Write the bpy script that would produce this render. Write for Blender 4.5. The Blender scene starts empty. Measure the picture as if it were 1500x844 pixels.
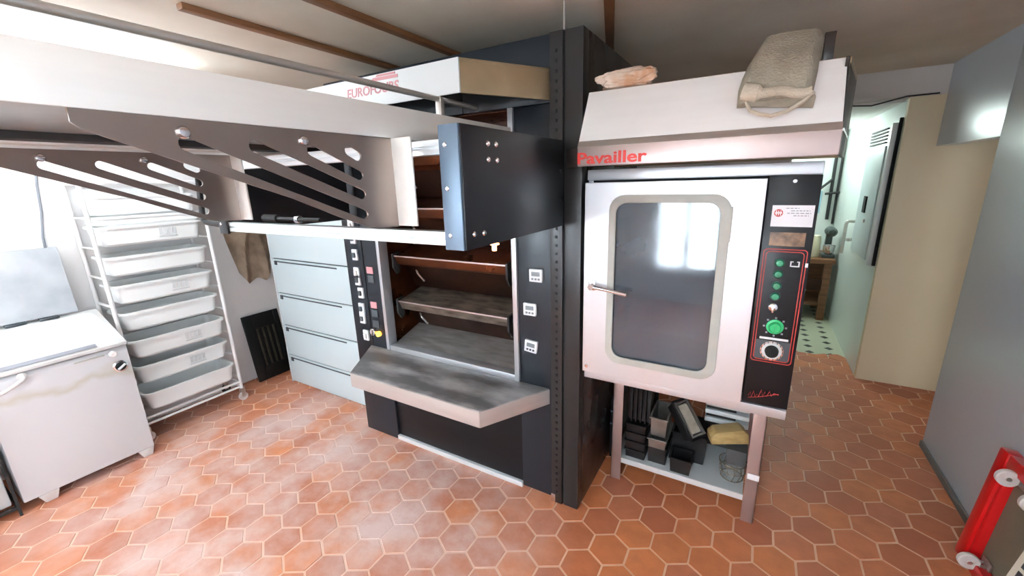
import bpy, bmesh, math, random
from mathutils import Vector, Matrix, Euler, noise
random.seed(7)
SC = bpy.context.scene
COL = SC.collection
PI = math.pi

# ------------------------------------------------------------------ materials
def srgb(h):
    return tuple(((c / 255) / 12.92 if c / 255 <= .04045 else ((c / 255 + .055) / 1.055) ** 2.4) for c in h)

def mat(name, rgb, rough=.5, metal=0., var=0., vscale=8., vrgb=None, stretch=(1, 1, 1), bump=0., bscale=60.,
        trans=0., emit=None, estr=0., coat=0., rvar=0., lo=.35, hi=.7, alpha=1., spec=.5):
    m = bpy.data.materials.new(name); m.use_nodes = True
    nt = m.node_tree; N = nt.nodes; L = nt.links
    b = N['Principled BSDF']
    c = srgb(rgb)
    b.inputs['Base Color'].default_value = (*c, 1)
    b.inputs['Roughness'].default_value = rough
    b.inputs['Metallic'].default_value = metal
    b.inputs['Specular IOR Level'].default_value = spec
    b.inputs['Transmission Weight'].default_value = trans
    b.inputs['Coat Weight'].default_value = coat
    b.inputs['Alpha'].default_value = alpha
    if emit:
        b.inputs['Emission Color'].default_value = (*srgb(emit), 1)
        b.inputs['Emission Strength'].default_value = estr
    if var or rvar or bump:
        tc = N.new('ShaderNodeTexCoord'); mp = N.new('ShaderNodeMapping')
        mp.inputs['Scale'].default_value = stretch
        L.new(tc.outputs['Object'], mp.inputs['Vector'])
        nz = N.new('ShaderNodeTexNoise'); nz.inputs['Scale'].default_value = vscale
        nz.inputs['Detail'].default_value = 5
        L.new(mp.outputs[0], nz.inputs['Vector'])
        rp = N.new('ShaderNodeMapRange'); rp.inputs[1].default_value = lo; rp.inputs[2].default_value = hi
        L.new(nz.outputs['Fac'], rp.inputs[0])
        if var:
            mx = N.new('ShaderNodeMix'); mx.data_type = 'RGBA'
            v = srgb(vrgb) if vrgb else tuple(x * .5 for x in c)
            mx.inputs['A'].default_value = (*c, 1); mx.inputs['B'].default_value = (*v, 1)
            mu = N.new('ShaderNodeMath'); mu.operation = 'MULTIPLY'; mu.inputs[1].default_value = var
            L.new(rp.outputs[0], mu.inputs[0]); L.new(mu.outputs[0], mx.inputs['Factor'])
            L.new(mx.outputs['Result'], b.inputs['Base Color'])
        if rvar:
            r2 = N.new('ShaderNodeMapRange'); r2.inputs[3].default_value = max(.03, rough - rvar); r2.inputs[4].default_value = rough + rvar
            L.new(rp.outputs[0], r2.inputs[0]); L.new(r2.outputs[0], b.inputs['Roughness'])
        if bump:
            n2 = N.new('ShaderNodeTexNoise'); n2.inputs['Scale'].default_value = bscale; n2.inputs['Detail'].default_value = 4
            L.new(mp.outputs[0], n2.inputs['Vector'])
            bp = N.new('ShaderNodeBump'); bp.inputs['Strength'].default_value = bump; bp.inputs['Distance'].default_value = .01
            L.new(n2.outputs['Fac'], bp.inputs['Height']); L.new(bp.outputs[0], b.inputs['Normal'])
    return m

M = {}
M['steel'] = mat('brushed_steel', (196, 192, 188), .34, .85, var=.25, vscale=5, vrgb=(160, 152, 146), stretch=(1, 1, 14), rvar=.06)
M['steel_door'] = mat('door_steel', (208, 209, 212), .38, .7, var=.15, vscale=3, vrgb=(186, 187, 192), rvar=.05)
M['steel_hood'] = mat('hood_steel', (246, 243, 240), .4, .1, var=.2, vscale=4, vrgb=(228, 222, 218), stretch=(1, 8, 8), rvar=.06)
M['steel_warm'] = mat('tarnished_steel', (170, 148, 116), .36, .6, var=.5, vscale=5, vrgb=(132, 108, 78), rvar=.08)
M['steel_loader'] = mat('loader_steel', (234, 230, 224), .34, .35, var=.2, vscale=3, vrgb=(212, 206, 200), stretch=(12, 1, 12), rvar=.06)
M['bracket'] = mat('bracket_steel', (148, 134, 126), .34, .85, var=.35, vscale=4, vrgb=(120, 104, 98), rvar=.06)
M['steel_leg'] = mat('leg_steel', (186, 168, 164), .4, .75, var=.3, vscale=5, vrgb=(150, 130, 124))
M['chrome'] = mat('chrome', (225, 225, 228), .12, 1.)
M['alu'] = mat('white_aluminium', (232, 238, 240), .3, .35)
M['black'] = mat('black_enamel', (18, 17, 20), .38, .0, var=.4, vscale=6, vrgb=(24, 23, 27), rvar=.08, spec=.25)
M['black_side'] = mat('black_side', (40, 32, 30), .3, .0, var=.5, vscale=4, vrgb=(58, 44, 38), rvar=.08)
M['slate'] = mat('slate_enamel', (28, 32, 38), .36, .0, var=.4, vscale=4, vrgb=(36, 41, 48), rvar=.08, spec=.3)
M['post'] = mat('dark_post', (36, 34, 34), .36, .1, var=.4, vscale=4, vrgb=(50, 47, 46), rvar=.08, spec=.35)
M['hole'] = mat('hole_black', (8, 8, 9), .8)
M['plate'] = mat('loader_black', (22, 23, 27), .36, .0, var=.5, vscale=5, vrgb=(34, 35, 40), rvar=.08)
M['flange'] = mat('flange_grey_blue', (104, 122, 140), .4, .3, var=.5, vscale=8, vrgb=(78, 92, 108))
M['copper'] = mat('heat_browned_metal', (112, 62, 34), .35, .75, var=.7, vscale=5, vrgb=(52, 28, 18), rvar=.1)
M['copper_dark'] = mat('burnt_metal', (60, 34, 22), .4, .6, var=.7, vscale=6, vrgb=(26, 16, 12), rvar=.1)
M['lip'] = mat('floured_lip', (132, 118, 104), .45, .65, var=.9, vscale=9, vrgb=(70, 58, 50), stretch=(1, 3, 3), rvar=.1)
M['shelf'] = mat('floured_shelf', (100, 98, 98), .5, .3, var=.9, vscale=3., vrgb=(190, 187, 186), stretch=(1.2, 3, 3), rvar=.1, lo=.42, hi=.72)
M['shelf_edge'] = mat('shelf_edge_steel', (190, 180, 175), .4, .4, var=.3, vscale=4, vrgb=(168, 158, 152), stretch=(1, 1, 8))
M['ledge'] = mat('ledge_steel', (120, 116, 114), .45, .5, var=.6, vscale=7, vrgb=(168, 164, 160), stretch=(1, 4, 4))
M['drawer'] = mat('pale_blue_laminate', (192, 204, 207), .4, 0., var=.2, vscale=2, vrgb=(182, 196, 201))
M['gap'] = mat('shadow_gap_grey', (66, 72, 76), .6)
M['white_body'] = mat('white_enamel', (214, 212, 210), .38, 0., var=.25, vscale=3, vrgb=(196, 190, 184))
M['tub'] = mat('white_plastic', (232, 232, 230), .42, 0., var=.1, vscale=4, vrgb=(214, 212, 208))
M['print'] = mat('grey_print', (204, 206, 206), .6)
M['rackwhite'] = mat('white_tube', (228, 224, 222), .35)
M['rubber'] = mat('rubber', (38, 36, 36), .7)
M['flour'] = mat('flour', (240, 240, 240), .95, var=.4, vscale=9, vrgb=(212, 212, 216), bump=.6, bscale=40)
M['lid'] = mat('floured_lid', (168, 171, 176), .7, 0., var=.7, vscale=6, vrgb=(200, 202, 204))
M['cloth'] = mat('jute_cloth', (158, 138, 118), .95, 0., var=.8, vscale=7, vrgb=(96, 78, 62), bump=.4, bscale=200)
M['bag'] = mat('dirty_canvas', (152, 141, 124), .95, 0., var=.75, vscale=11, vrgb=(112, 100, 85), bump=.25, bscale=160)
M['bag_strap'] = mat('canvas_strap', (200, 186, 166), .95, 0., var=.5, vscale=14, vrgb=(150, 134, 114), bump=.4, bscale=260)
M['paper'] = mat('crumpled_paper', (216, 196, 178), .8, 0., var=.85, vscale=10, vrgb=(190, 136, 96), lo=.45, hi=.62, bump=.3, bscale=60)
M['white_plate'] = mat('white_painted', (224, 222, 220), .45)
M['red_text'] = mat('red_letter', (205, 44, 34), .5)
M['faded_red'] = mat('faded_red_letter', (200, 136, 138), .6)
M['redline'] = mat('red_line', (186, 52, 44), .5)
M['green'] = mat('green_button', (16, 122, 84), .3, coat=.5)
M['green_l'] = mat('green_knob', (40, 176, 104), .35)
M['paperwhite'] = mat('white_sticker', (236, 234, 236), .5)
M['greytext'] = mat('grey_text', (150, 150, 158), .6)
M['timer'] = mat('timer_plastic', (228, 230, 232), .4)
M['lcd'] = mat('lcd', (120, 126, 128), .3)
M['darktext'] = mat('dark_print', (60, 62, 68), .6)
M['glass'] = mat('oven_glass', (84, 96, 108), .08, 0., trans=.5, var=.7, vscale=3, vrgb=(124, 132, 138), rvar=.05, spec=.8)
M['gasket'] = mat('grey_gasket', (168, 166, 158), .6, var=.4, vscale=12, vrgb=(196, 192, 182))
M['cavity'] = mat('cavity_steel', (86, 80, 76), .45, .6)
M['tin_black'] = mat('black_tin', (24, 23, 25), .38, .3, var=.5, vscale=14, vrgb=(42, 40, 40))
M['tin_alu'] = mat('tin_aluminium', (150, 148, 144), .35, .8, var=.4, vscale=20, vrgb=(110, 106, 100))
M['parch'] = mat('baking_paper', (188, 180, 164), .8, var=.6, vscale=24, vrgb=(146, 136, 118))
M['wood_y'] = mat('yellow_wood', (176, 150, 98), .55, var=.6, vscale=6, vrgb=(128, 102, 56), stretch=(1, 8, 8))
M['grey_blk'] = mat('grey_block', (70, 72, 72), .6, var=.4, vscale=12, vrgb=(50, 52, 54))
M['tray'] = mat('pale_tray', (206, 214, 216), .4, .2)
M['wire'] = mat('wire_tin', (120, 106, 88), .4, .8)
M['red'] = mat('red_plastic', (206, 22, 24), .3, coat=.3, var=.25, vscale=8, vrgb=(176, 14, 18))
M['wheel'] = mat('white_wheel', (214, 208, 204), .5, var=.4, vscale=18, vrgb=(180, 170, 164))
M['cream'] = mat('cream_board', (206, 200, 182), .6)
M['ply'] = mat('dull_panel', (128, 120, 100), .7, var=.4, vscale=9, vrgb=(108, 98, 80))
M['wall'] = mat('white_plaster', (226, 222, 220), .75, var=.25, vscale=2, vrgb=(206, 198, 192), bump=.1, bscale=30)
M['wall_blue'] = mat('blue_grey_panel', (206, 214, 224), .24, 0., var=.15, vscale=2, vrgb=(196, 206, 218))
M['wall_beige'] = mat('beige_panel', (212, 196, 164), .55, var=.15, vscale=2, vrgb=(202, 184, 150))
M['wall_pale'] = mat('pale_aqua_panel', (214, 222, 218), .3, var=.15, vscale=3, vrgb=(200, 212, 208))
M['soffit'] = mat('pale_glossy_panel', (216, 226, 232), .2, .0)
M['lintel'] = mat('grey_lintel', (196, 190, 184), .7)
M['ceil'] = mat('smoky_ceiling', (226, 214, 198), .8, var=.6, vscale=1.6, vrgb=(190, 172, 150), bump=.1, bscale=20)
M['batten'] = mat('brown_batten', (128, 84, 50), .55, var=.6, vscale=4, vrgb=(84, 48, 28), stretch=(6, 1, 6))
M['base'] = mat('grey_skirting', (104, 102, 98), .6)
M['cable'] = mat('grey_cable', (120, 120, 126), .5)
M['black_cable'] = mat('black_cable', (30, 30, 32), .5)
M['lamp_on'] = mat('fluorescent_tube', (255, 255, 255), .5, emit=(226, 243, 255), estr=55.)
M['lamp_left'] = mat('fluorescent_tube_left', (255, 255, 255), .5, emit=(226, 243, 255), estr=24.)
M['lamp_kit'] = mat('kitchen_tube', (255, 255, 255), .5, emit=(236, 255, 250), estr=22.)
M['lamp_body'] = mat('fixture_white', (232, 232, 230), .5)
M['amber'] = mat('amber_lamp', (255, 190, 70), .4, emit=(255, 180, 60), estr=3.)
M['oven_lamp'] = mat('oven_lamp', (255, 200, 150), .4, emit=(255, 176, 120), estr=3.)
M['wood'] = mat('brown_bench_wood', (128, 86, 54), .55, var=.7, vscale=5, vrgb=(84, 52, 30), stretch=(1, 1, 8))
M['cream_tin'] = mat('cream_canister', (220, 212, 184), .5)
M['dark_green'] = mat('dark_machine', (48, 58, 56), .4)
M['frame_w'] = mat('window_frame_white', (220, 220, 218), .4)
M['sack_hole'] = mat('grate_metal', (16, 15, 14), .5, .4)
M['grate_bar'] = mat('grate_bar', (64, 58, 50), .45, .6, var=.5, vscale=20, vrgb=(96, 88, 74))
M['win_glass'] = mat('window_pane', (250, 252, 255), .02, 0., trans=1., spec=.3)

# stained white enamel for the divider front
def stained():
    m = mat('stained_enamel', (212, 211, 212), .38, 0.)
    nt = m.node_tree; N = nt.nodes; L = nt.links; b = N['Principled BSDF']
    tc = N.new('ShaderNodeTexCoord')
    nz = N.new('ShaderNodeTexNoise'); nz.inputs['Scale'].default_value = 3.2; nz.inputs['Detail'].default_value = 3
    L.new(tc.outputs['Object'], nz.inputs['Vector'])
    sep = N.new('ShaderNodeSeparateXYZ'); L.new(tc.outputs['Object'], sep.inputs[0])
    # a dribble band below the handle
    a = N.new('ShaderNodeMath'); a.operation = 'MULTIPLY_ADD'; a.inputs[1].default_value = .55; a.inputs[2].default_value = -.275
    L.new(nz.outputs['Fac'], a.inputs[0])
    s = N.new('ShaderNodeMath'); s.operation = 'ADD'; L.new(sep.outputs['Z'], s.inputs[0]); L.new(a.outputs[0], s.inputs[1])
    d = N.new('ShaderNodeMath'); d.operation = 'SUBTRACT'; d.inputs[1].default_value = .60; L.new(s.outputs[0], d.inputs[0])
    ab = N.new('ShaderNodeMath'); ab.operation = 'ABSOLUTE'; L.new(d.outputs[0], ab.inputs[0])
    rp = N.new('ShaderNodeMapRange'); rp.inputs[1].default_value = 0.; rp.inputs[2].default_value = .05
    rp.inputs[3].default_value = .55; rp.inputs[4].default_value = 0.
    L.new(ab.outputs[0], rp.inputs[0])
    mx = N.new('ShaderNodeMix'); mx.data_type = 'RGBA'
    mx.inputs['A'].default_value = (*srgb((212, 211, 213)), 1); mx.inputs['B'].default_value = (*srgb((186, 176, 150)), 1)
    L.new(rp.outputs[0], mx.inputs['Factor']); L.new(mx.outputs['Result'], b.inputs['Base Color'])
    return m
M['stained'] = stained()

def add_flour(nt, tc, src):
    """spilt flour trodden into the floor around the landing shelf and the tub rack"""
    N = nt.nodes; L = nt.links
    def blob(cx, cy, r):
        mp = N.new('ShaderNodeVectorMath'); mp.operation = 'DISTANCE'; mp.inputs[1].default_value = (cx, cy, 0)
        L.new(tc.outputs['Object'], mp.inputs[0])
        q = N.new('ShaderNodeMapRange'); q.inputs[1].default_value = r; q.inputs[2].default_value = r * .25
        L.new(mp.outputs['Value'], q.inputs[0]); return q.outputs[0]
    bl = [blob(-2.35, 1.15, 1.35), blob(-1.5, 1.25, .95), blob(-2.8, .8, .9), blob(-1.9, .5, 1.0), blob(-1.1, 1.2, .6)]
    acc = bl[0]
    for o in bl[1:]:
        mm = N.new('ShaderNodeMath'); mm.operation = 'MAXIMUM'; L.new(acc, mm.inputs[0]); L.new(o, mm.inputs[1]); acc = mm.outputs[0]
    n2 = N.new('ShaderNodeTexNoise'); n2.inputs['Scale'].default_value = 3.1; n2.inputs['Detail'].default_value = 7; n2.inputs['Roughness'].default_value = .6
    L.new(tc.outputs['Object'], n2.inputs['Vector'])
    m2 = N.new('ShaderNodeMapRange'); m2.inputs[1].default_value = .38; m2.inputs[2].default_value = .62; m2.inputs[3].default_value = .08; m2.inputs[4].default_value = .85
    L.new(n2.outputs['Fac'], m2.inputs[0])
    mu = N.new('ShaderNodeMath'); mu.operation = 'MULTIPLY'; L.new(acc, mu.inputs[0]); L.new(m2.outputs[0], mu.inputs[1])
    mx2 = N.new('ShaderNodeMix'); mx2.data_type = 'RGBA'; mx2.inputs['B'].default_value = (*srgb((214, 190, 184)), 1)
    L.new(mu.outputs[0], mx2.inputs['Factor']); L.new(src, mx2.inputs['A'])
    return mx2.outputs['Result'], n2

def floor_mat():
    m = bpy.data.materials.new('terracotta_tomette'); m.use_nodes = True
    nt = m.node_tree; N = nt.nodes; L = nt.links; b = N['Principled BSDF']
    geo = N.new('ShaderNodeNewGeometry'); tc = N.new('ShaderNodeTexCoord')
    ramp = N.new('ShaderNodeValToRGB'); e = ramp.color_ramp.elements
    e[0].position = 0; e[0].color = (*srgb((186, 112, 76)), 1)
    e[1].position = 1; e[1].color = (*srgb((200, 122, 74)), 1)
    for p, c in ((.3, (172, 98, 66)), (.5, (206, 126, 78)), (.65, (178, 108, 80)), (.8, (196, 120, 82))):
        q = e.new(p); q.color = (*srgb(c), 1)
    L.new(geo.outputs['Random Per Island'], ramp.inputs[0])
    nz = N.new('ShaderNodeTexNoise'); nz.inputs['Scale'].default_value = 14; nz.inputs['Detail'].default_value = 6
    L.new(tc.outputs['Object'], nz.inputs['Vector'])
    mr = N.new('ShaderNodeMapRange'); mr.inputs[1].default_value = .35; mr.inputs[2].default_value = .7; mr.inputs[4].default_value = .45
    L.new(nz.outputs['Fac'], mr.inputs[0])
    mx = N.new('ShaderNodeMix'); mx.data_type = 'RGBA'; mx.inputs['B'].default_value = (*srgb((158, 90, 58)), 1)
    L.new(mr.outputs[0], mx.inputs['Factor']); L.new(ramp.outputs[0], mx.inputs['A'])
    res, n2 = add_flour(nt, tc, mx.outputs['Result'])
    L.new(res, b.inputs['Base Color'])
    b.inputs['Roughness'].default_value = .5
    r3 = N.new('ShaderNodeMapRange'); r3.inputs[3].default_value = .36; r3.inputs[4].default_value = .62
    L.new(n2.outputs['Fac'], r3.inputs[0]); L.new(r3.outputs[0], b.inputs['Roughness'])
    bp = N.new('ShaderNodeBump'); bp.inputs['Strength'].default_value = .25; bp.inputs['Distance'].default_value = .01
    L.new(nz.outputs['Fac'], bp.inputs['Height']); L.new(bp.outputs[0], b.inputs['Normal'])
    return m
M['tomette'] = floor_mat()
M['grout'] = mat('pale_grout', (224, 184, 158), .8, var=.6, vscale=4, vrgb=(196, 144, 114))
def _grout_flour():
    nt = M['grout'].node_tree; b = nt.nodes['Principled BSDF']; src = b.inputs['Base Color'].links[0].from_socket
    tc = nt.nodes.new('ShaderNodeTexCoord'); res, _ = add_flour(nt, tc, src); nt.links.new(res, b.inputs['Base Color'])
_grout_flour()

def kitchen_floor_mat():
    m = mat('cabochon_tile', (196, 196, 176), .4)
    nt = m.node_tree; N = nt.nodes; L = nt.links; b = N['Principled BSDF']
    tc = N.new('ShaderNodeTexCoord'); sep = N.new('ShaderNodeSeparateXYZ'); L.new(tc.outputs['Object'], sep.inputs[0])
    def near(o):
        d = N.new('ShaderNodeMath'); d.operation = 'DIVIDE'; d.inputs[1].default_value = .16; L.new(o, d.inputs[0])
        f = N.new('ShaderNodeMath'); f.operation = 'FRACT'; L.new(d.outputs[0], f.inputs[0])
        s = N.new('ShaderNodeMath'); s.operation = 'SUBTRACT'; s.inputs[1].default_value = .5; L.new(f.outputs[0], s.inputs[0])
        a = N.new('ShaderNodeMath'); a.operation = 'ABSOLUTE'; L.new(s.outputs[0], a.inputs[0]); return a.outputs[0]
    ad = N.new('ShaderNodeMath'); ad.operation = 'ADD'; L.new(near(sep.outputs['X']), ad.inputs[0]); L.new(near(sep.outputs['Y']), ad.inputs[1])
    lt = N.new('ShaderNodeMath'); lt.operation = 'LESS_THAN'; lt.inputs[1].default_value = .24; L.new(ad.outputs[0], lt.inputs[0])
    mx = N.new('ShaderNodeMix'); mx.data_type = 'RGBA'
    mx.inputs['A'].default_value = (*srgb((186, 190, 166)), 1); mx.inputs['B'].default_value = (*srgb((58, 56, 54)), 1)
    L.new(lt.outputs[0], mx.inputs['Factor']); L.new(mx.outputs['Result'], b.inputs['Base Color'])
    return m
M['kfloor'] = kitchen_floor_mat()

# ------------------------------------------------------------------ mesh helpers
def box(bm, x0, x1, y0, y1, z0, z1, bev=.003, mtx=None):
    r = bmesh.ops.create_cube(bm, size=1)
    vs = r['verts']
    for v in vs:
        v.co = Vector(((x0 + x1) / 2 + v.co.x * (x1 - x0), (y0 + y1) / 2 + v.co.y * (y1 - y0), (z0 + z1) / 2 + v.co.z * (z1 - z0)))
    if mtx is not None:
        for v in vs: v.co = mtx @ v.co
    if bev:
        es = list({e for v in vs for e in v.link_edges})
        bmesh.ops.bevel(bm, geom=es, offset=min(bev, .3 * min(abs(x1 - x0), abs(y1 - y0), abs(z1 - z0))), segments=2, profile=.6, affect='EDGES')
    return bm

def prism(bm, poly, axis, a, b, bev=0., mtx=None):
    """poly in the two other axes (x:(y,z) y:(x,z) z:(x,y)), extruded from a to b"""
    def co(p, t):
        return Vector((t, p[0], p[1])) if axis == 'x' else Vector((p[0], t, p[1])) if axis == 'y' else Vector((p[0], p[1], t))
    va = [bm.verts.new(co(p, a)) for p in poly]; vb = [bm.verts.new(co(p, b)) for p in poly]
    n = len(poly); fs = [bm.faces.new(va), bm.faces.new(vb[::-1])]
    for i in range(n):
        fs.append(bm.faces.new((va[i], vb[i], vb[(i + 1) % n], va[(i + 1) % n])))
    bmesh.ops.recalc_face_normals(bm, faces=fs)
    if mtx is not None:
        for v in va + vb: v.co = mtx @ v.co
    if bev:
        es = list({e for f in fs for e in f.edges})
        bmesh.ops.bevel(bm, geom=es, offset=bev, segments=2, profile=.6, affect='EDGES')
    return bm

def frame_of(d):
    d = d.normalized()
    u = Vector((0, 0, 1)) if abs(d.z) < .9 else Vector((1, 0, 0))
    a = d.cross(u).normalized(); return a, d.cross(a).normalized()

def tube(bm, pts, r, seg=10, closed=False, rs=None):
    pts = [Vector(p) for p in pts]; n = len(pts); rings = []
    a = None
    for i, p in enumerate(pts):
        d = (pts[(i + 1) % n] - pts[i - 1]) if closed else (pts[min(i + 1, n - 1)] - pts[max(i - 1, 0)])
        d.normalize()
        if a is None: a, b = frame_of(d)
        else:
            a = (a - d * a.dot(d)).normalized(); b = d.cross(a).normalized()
        rr = rs[i] if rs else r
        rings.append([bm.verts.new(p + (a * math.cos(2 * PI * k / seg) + b * math.sin(2 * PI * k / seg)) * rr) for k in range(seg)])
    for i in range(n if closed else n - 1):
        A, B = rings[i], rings[(i + 1) % n]
        for k in range(seg): bm.faces.new((A[k], A[(k + 1) % seg], B[(k + 1) % seg], B[k]))
    if not closed:
        bm.faces.new(rings[0][::-1]); bm.faces.new(rings[-1])
    return bm

def bend(pts, rad=.02, n=5):
    """round the corners of a polyline"""
    pts = [Vector(p) for p in pts]; out = [pts[0]]
    for i in range(1, len(pts) - 1):
        p, q, r = pts[i - 1], pts[i], pts[i + 1]
        a = q + (p - q).normalized() * min(rad, (p - q).length * .45); c = q + (r - q).normalized() * min(rad, (r - q).length * .45)
        for k in range(n + 1):
            t = k / n; out.append(a * (1 - t) ** 2 + q * 2 * t * (1 - t) + c * t * t)
    out.append(pts[-1]); return out

def lathe(bm, prof, origin, axis=(0, 0, 1), seg=24):
    """prof: (radius, height) along axis"""
    d = Vector(axis).normalized(); a, b = frame_of(d); o = Vector(origin); rings = []
    for r, h in prof:
        if r < 1e-5: rings.append([bm.verts.new(o + d * h)])
        else: rings.append([bm.verts.new(o + d * h + (a * math.cos(2 * PI * k / seg) + b * math.sin(2 * PI * k / seg)) * r) for k in range(seg)])
    for A, B in zip(rings, rings[1:]):
        for k in range(seg):
            k2 = (k + 1) % seg
            if len(A) == 1 and len(B) == 1: continue
            if len(A) == 1: bm.faces.new((A[0], B[k2], B[k]))
            elif len(B) == 1: bm.faces.new((A[k], A[k2], B[0]))
            else: bm.faces.new((A[k], A[k2], B[k2], B[k]))
    if len(rings[0]) > 1: bm.faces.new(rings[0][::-1])
    if len(rings[-1]) > 1: bm.faces.new(rings[-1])
    return bm

def cyl(bm, c, axis, r, h, seg=20, ch=.0015):
    return lathe(bm, [(r - ch, 0), (r, ch), (r, h - ch), (r - ch, h)], c, axis, seg)

def rrect(x0, x1, z0, z1, r, n=5):
    o = []
    for cx, cz, a0 in ((x1 - r, z1 - r, 0), (x0 + r, z1 - r, 90), (x0 + r, z0 + r, 180), (x1 - r, z0 + r, 270)):
        for k in range(n + 1):
            t = math.radians(a0 + 90 * k / n); o.append((cx + r * math.cos(t), cz + r * math.sin(t)))
    return o

def sheet(outline, holes, thick, mtx, bev=.0005):
    """flat plate with holes -> mesh, extruded thick about its plane, moved by mtx"""
    cu = bpy.data.curves.new('sheet', 'CURVE'); cu.dimensions = '2D'; cu.fill_mode = 'BOTH'; cu.extrude = thick / 2; cu.bevel_depth = bev; cu.bevel_resolution = 1
    for poly in [outline] + holes:
        sp = cu.splines.new('POLY'); sp.points.add(len(poly) - 1); sp.use_cyclic_u = True
        for p, q in zip(sp.points, poly): p.co = (q[0], q[1], 0, 1)
    o = bpy.data.objects.new('sheet', cu); COL.objects.link(o)
    dg = bpy.context.evaluated_depsgraph_get(); me = bpy.data.meshes.new_from_object(o.evaluated_get(dg))
    bpy.data.objects.remove(o); bpy.data.curves.remove(cu)
    bm = bmesh.new(); bm.from_mesh(me); bpy.data.meshes.remove(me)
    for v in bm.verts: v.co = mtx @ v.co
    bmesh.ops.remove_doubles(bm, verts=bm.verts, dist=1e-5)
    return bm

def text_bm(s, size, depth, mtx, width=None, height=None, shear=0., bold=0.):
    cu = bpy.data.curves.new('txt', 'FONT'); cu.body = s; cu.size = size; cu.extrude = depth; cu.shear = shear; cu.offset = bold; cu.resolution_u = 3
    o = bpy.data.objects.new('txt', cu); COL.objects.link(o)
    dg = bpy.context.evaluated_depsgraph_get(); me = bpy.data.meshes.new_from_object(o.evaluated_get(dg))
    bpy.data.objects.remove(o); bpy.data.curves.remove(cu)
    bm = bmesh.new(); bm.from_mesh(me); bpy.data.meshes.remove(me)
    xs = [v.co.x for v in bm.verts]; ys = [v.co.y for v in bm.verts]
    sx = width / (max(xs) - min(xs)) if width else 1; sy = height / (max(ys) - min(ys)) if height else sx
    x0, y0 = min(xs), min(ys)
    for v in bm.verts: v.co = mtx @ Vector(((v.co.x - x0) * sx, (v.co.y - y0) * sy, v.co.z))
    return bm

def facing(o, xdir, ydir):
    """matrix taking local x,y,z to xdir, ydir and their cross product at o"""
    x = Vector(xdir).normalized(); y = Vector(ydir).normalized(); z = x.cross(y)
    m = Matrix((x, y, z)).transposed().to_4x4(); m.translation = Vector(o); return m
FRONT = lambda o: facing(o, (1, 0, 0), (0, 0, 1))       # local z -> -Y
EAST = lambda o: facing(o, (0, 1, 0), (0, 0, 1))        # local z -> +X

# ------------------------------------------------------------------ object helpers
def root_of(o):
    while o.parent: o = o.parent
    return o

def obj(name, bm, m, parent=None, smooth=True, origin=None, label=None):
    me = bpy.data.meshes.new(name)
    org = Vector(origin) if origin is not None else (root_of(parent).location.copy() if parent else Vector((0, 0, 0)))
    for v in bm.verts: v.co -= org
    bm.to_mesh(me); bm.free()
    if smooth:
        for p in me.polygons: p.use_smooth = True
        me.set_sharp_from_angle(angle=math.radians(38))
    me.materials.append(m)
    o = bpy.data.objects.new(name, me); COL.objects.link(o)
    if parent: o.parent = parent
    else: o.location = org
    if label: o['label'] = label
    return o

def tag(o, label, cat, group=None):
    o['label'] = label; o['category'] = cat
    if group: o['group'] = group
    return o

def thing(name, label, cat, loc, group=None):
    o = bpy.data.objects.new(name, None); COL.objects.link(o); o.location = loc; o.empty_display_size = .1
    return tag(o, label, cat, group)

def struct(name, bm, m, smooth=True):
    o = obj(name, bm, m, smooth=smooth); o['kind'] = 'structure'; return o

def B(*a, **k): return box(bmesh.new(), *a, **k)
def NB(): return bmesh.new()

def dup(root, loc, label=None, group=None):
    r = root.copy(); COL.objects.link(r); r.location = loc
    if label: r['label'] = label
    if group: r['group'] = group
    for ch in list(root.children):
        c = ch.copy(); COL.objects.link(c); c.parent = r
        for g in ch.children:
            d = g.copy(); COL.objects.link(d); d.parent = c
    return r

# ================================================================== THE ROOM
CZ = 2.25
XL, XR, YB = -3.62, 1.0, -2.3
# floor: hexagonal tomettes
bm = NB()
px_, py_ = .158, .1372; R_ = .0888
cx0, cy0 = -.176, 1.888
hexpts = [(math.cos(math.radians(90 + 60 * k)), math.sin(math.radians(90 + 60 * k))) for k in range(6)]
for j in range(-31, 19):
    for i in range(-24, 12):
        x = cx0 + i * px_ + (px_ / 2 if j % 2 else 0); y = cy0 + j * py_
        if not (XL - .05 < x < 1.36 and YB - .05 < y < 4.42): continue
        if x > 1.03 and y < 3.0: continue
        dz = random.uniform(-.0004, .0006); tx = random.uniform(-.0008, .0008); ty = random.uniform(-.0008, .0008)
        c = bm.verts.new((x, y, dz))
        rr = R_ * random.uniform(.985, 1.01)
        t = [bm.verts.new((x + h[0] * rr * .965, y + h[1] * rr * .965, dz + tx * h[0] + ty * h[1] * .3 - .0004)) for h in hexpts]
        lo = [bm.verts.new((x + h[0] * rr, y + h[1] * rr, -.006)) for h in hexpts]
        for k in range(6):
            bm.faces.new((c, t[k], t[(k + 1) % 6])); bm.faces.new((t[k], lo[k], lo[(k + 1) % 6], t[(k + 1) % 6]))
fl = struct('floor', bm, M['tomette'], smooth=False)
struct('floor_grout', B(XL - .1, 1.4, YB - .1, 4.36, -.06, -.0022, bev=0), M['grout'])
struct('floor_kitchen', B(-1.6, 1.4, 4.36, 6.3, -.06, .0, bev=0), M['kfloor'])
struct('ceiling', B(XL - .1, 1.5, YB - .1, 6.3, CZ, CZ + .08, bev=0), M['ceil'])
struct('wall_left', B(XL - .1, XL, YB - .1, 4.0, -.06, CZ, bev=0), M['wall'])
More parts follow.
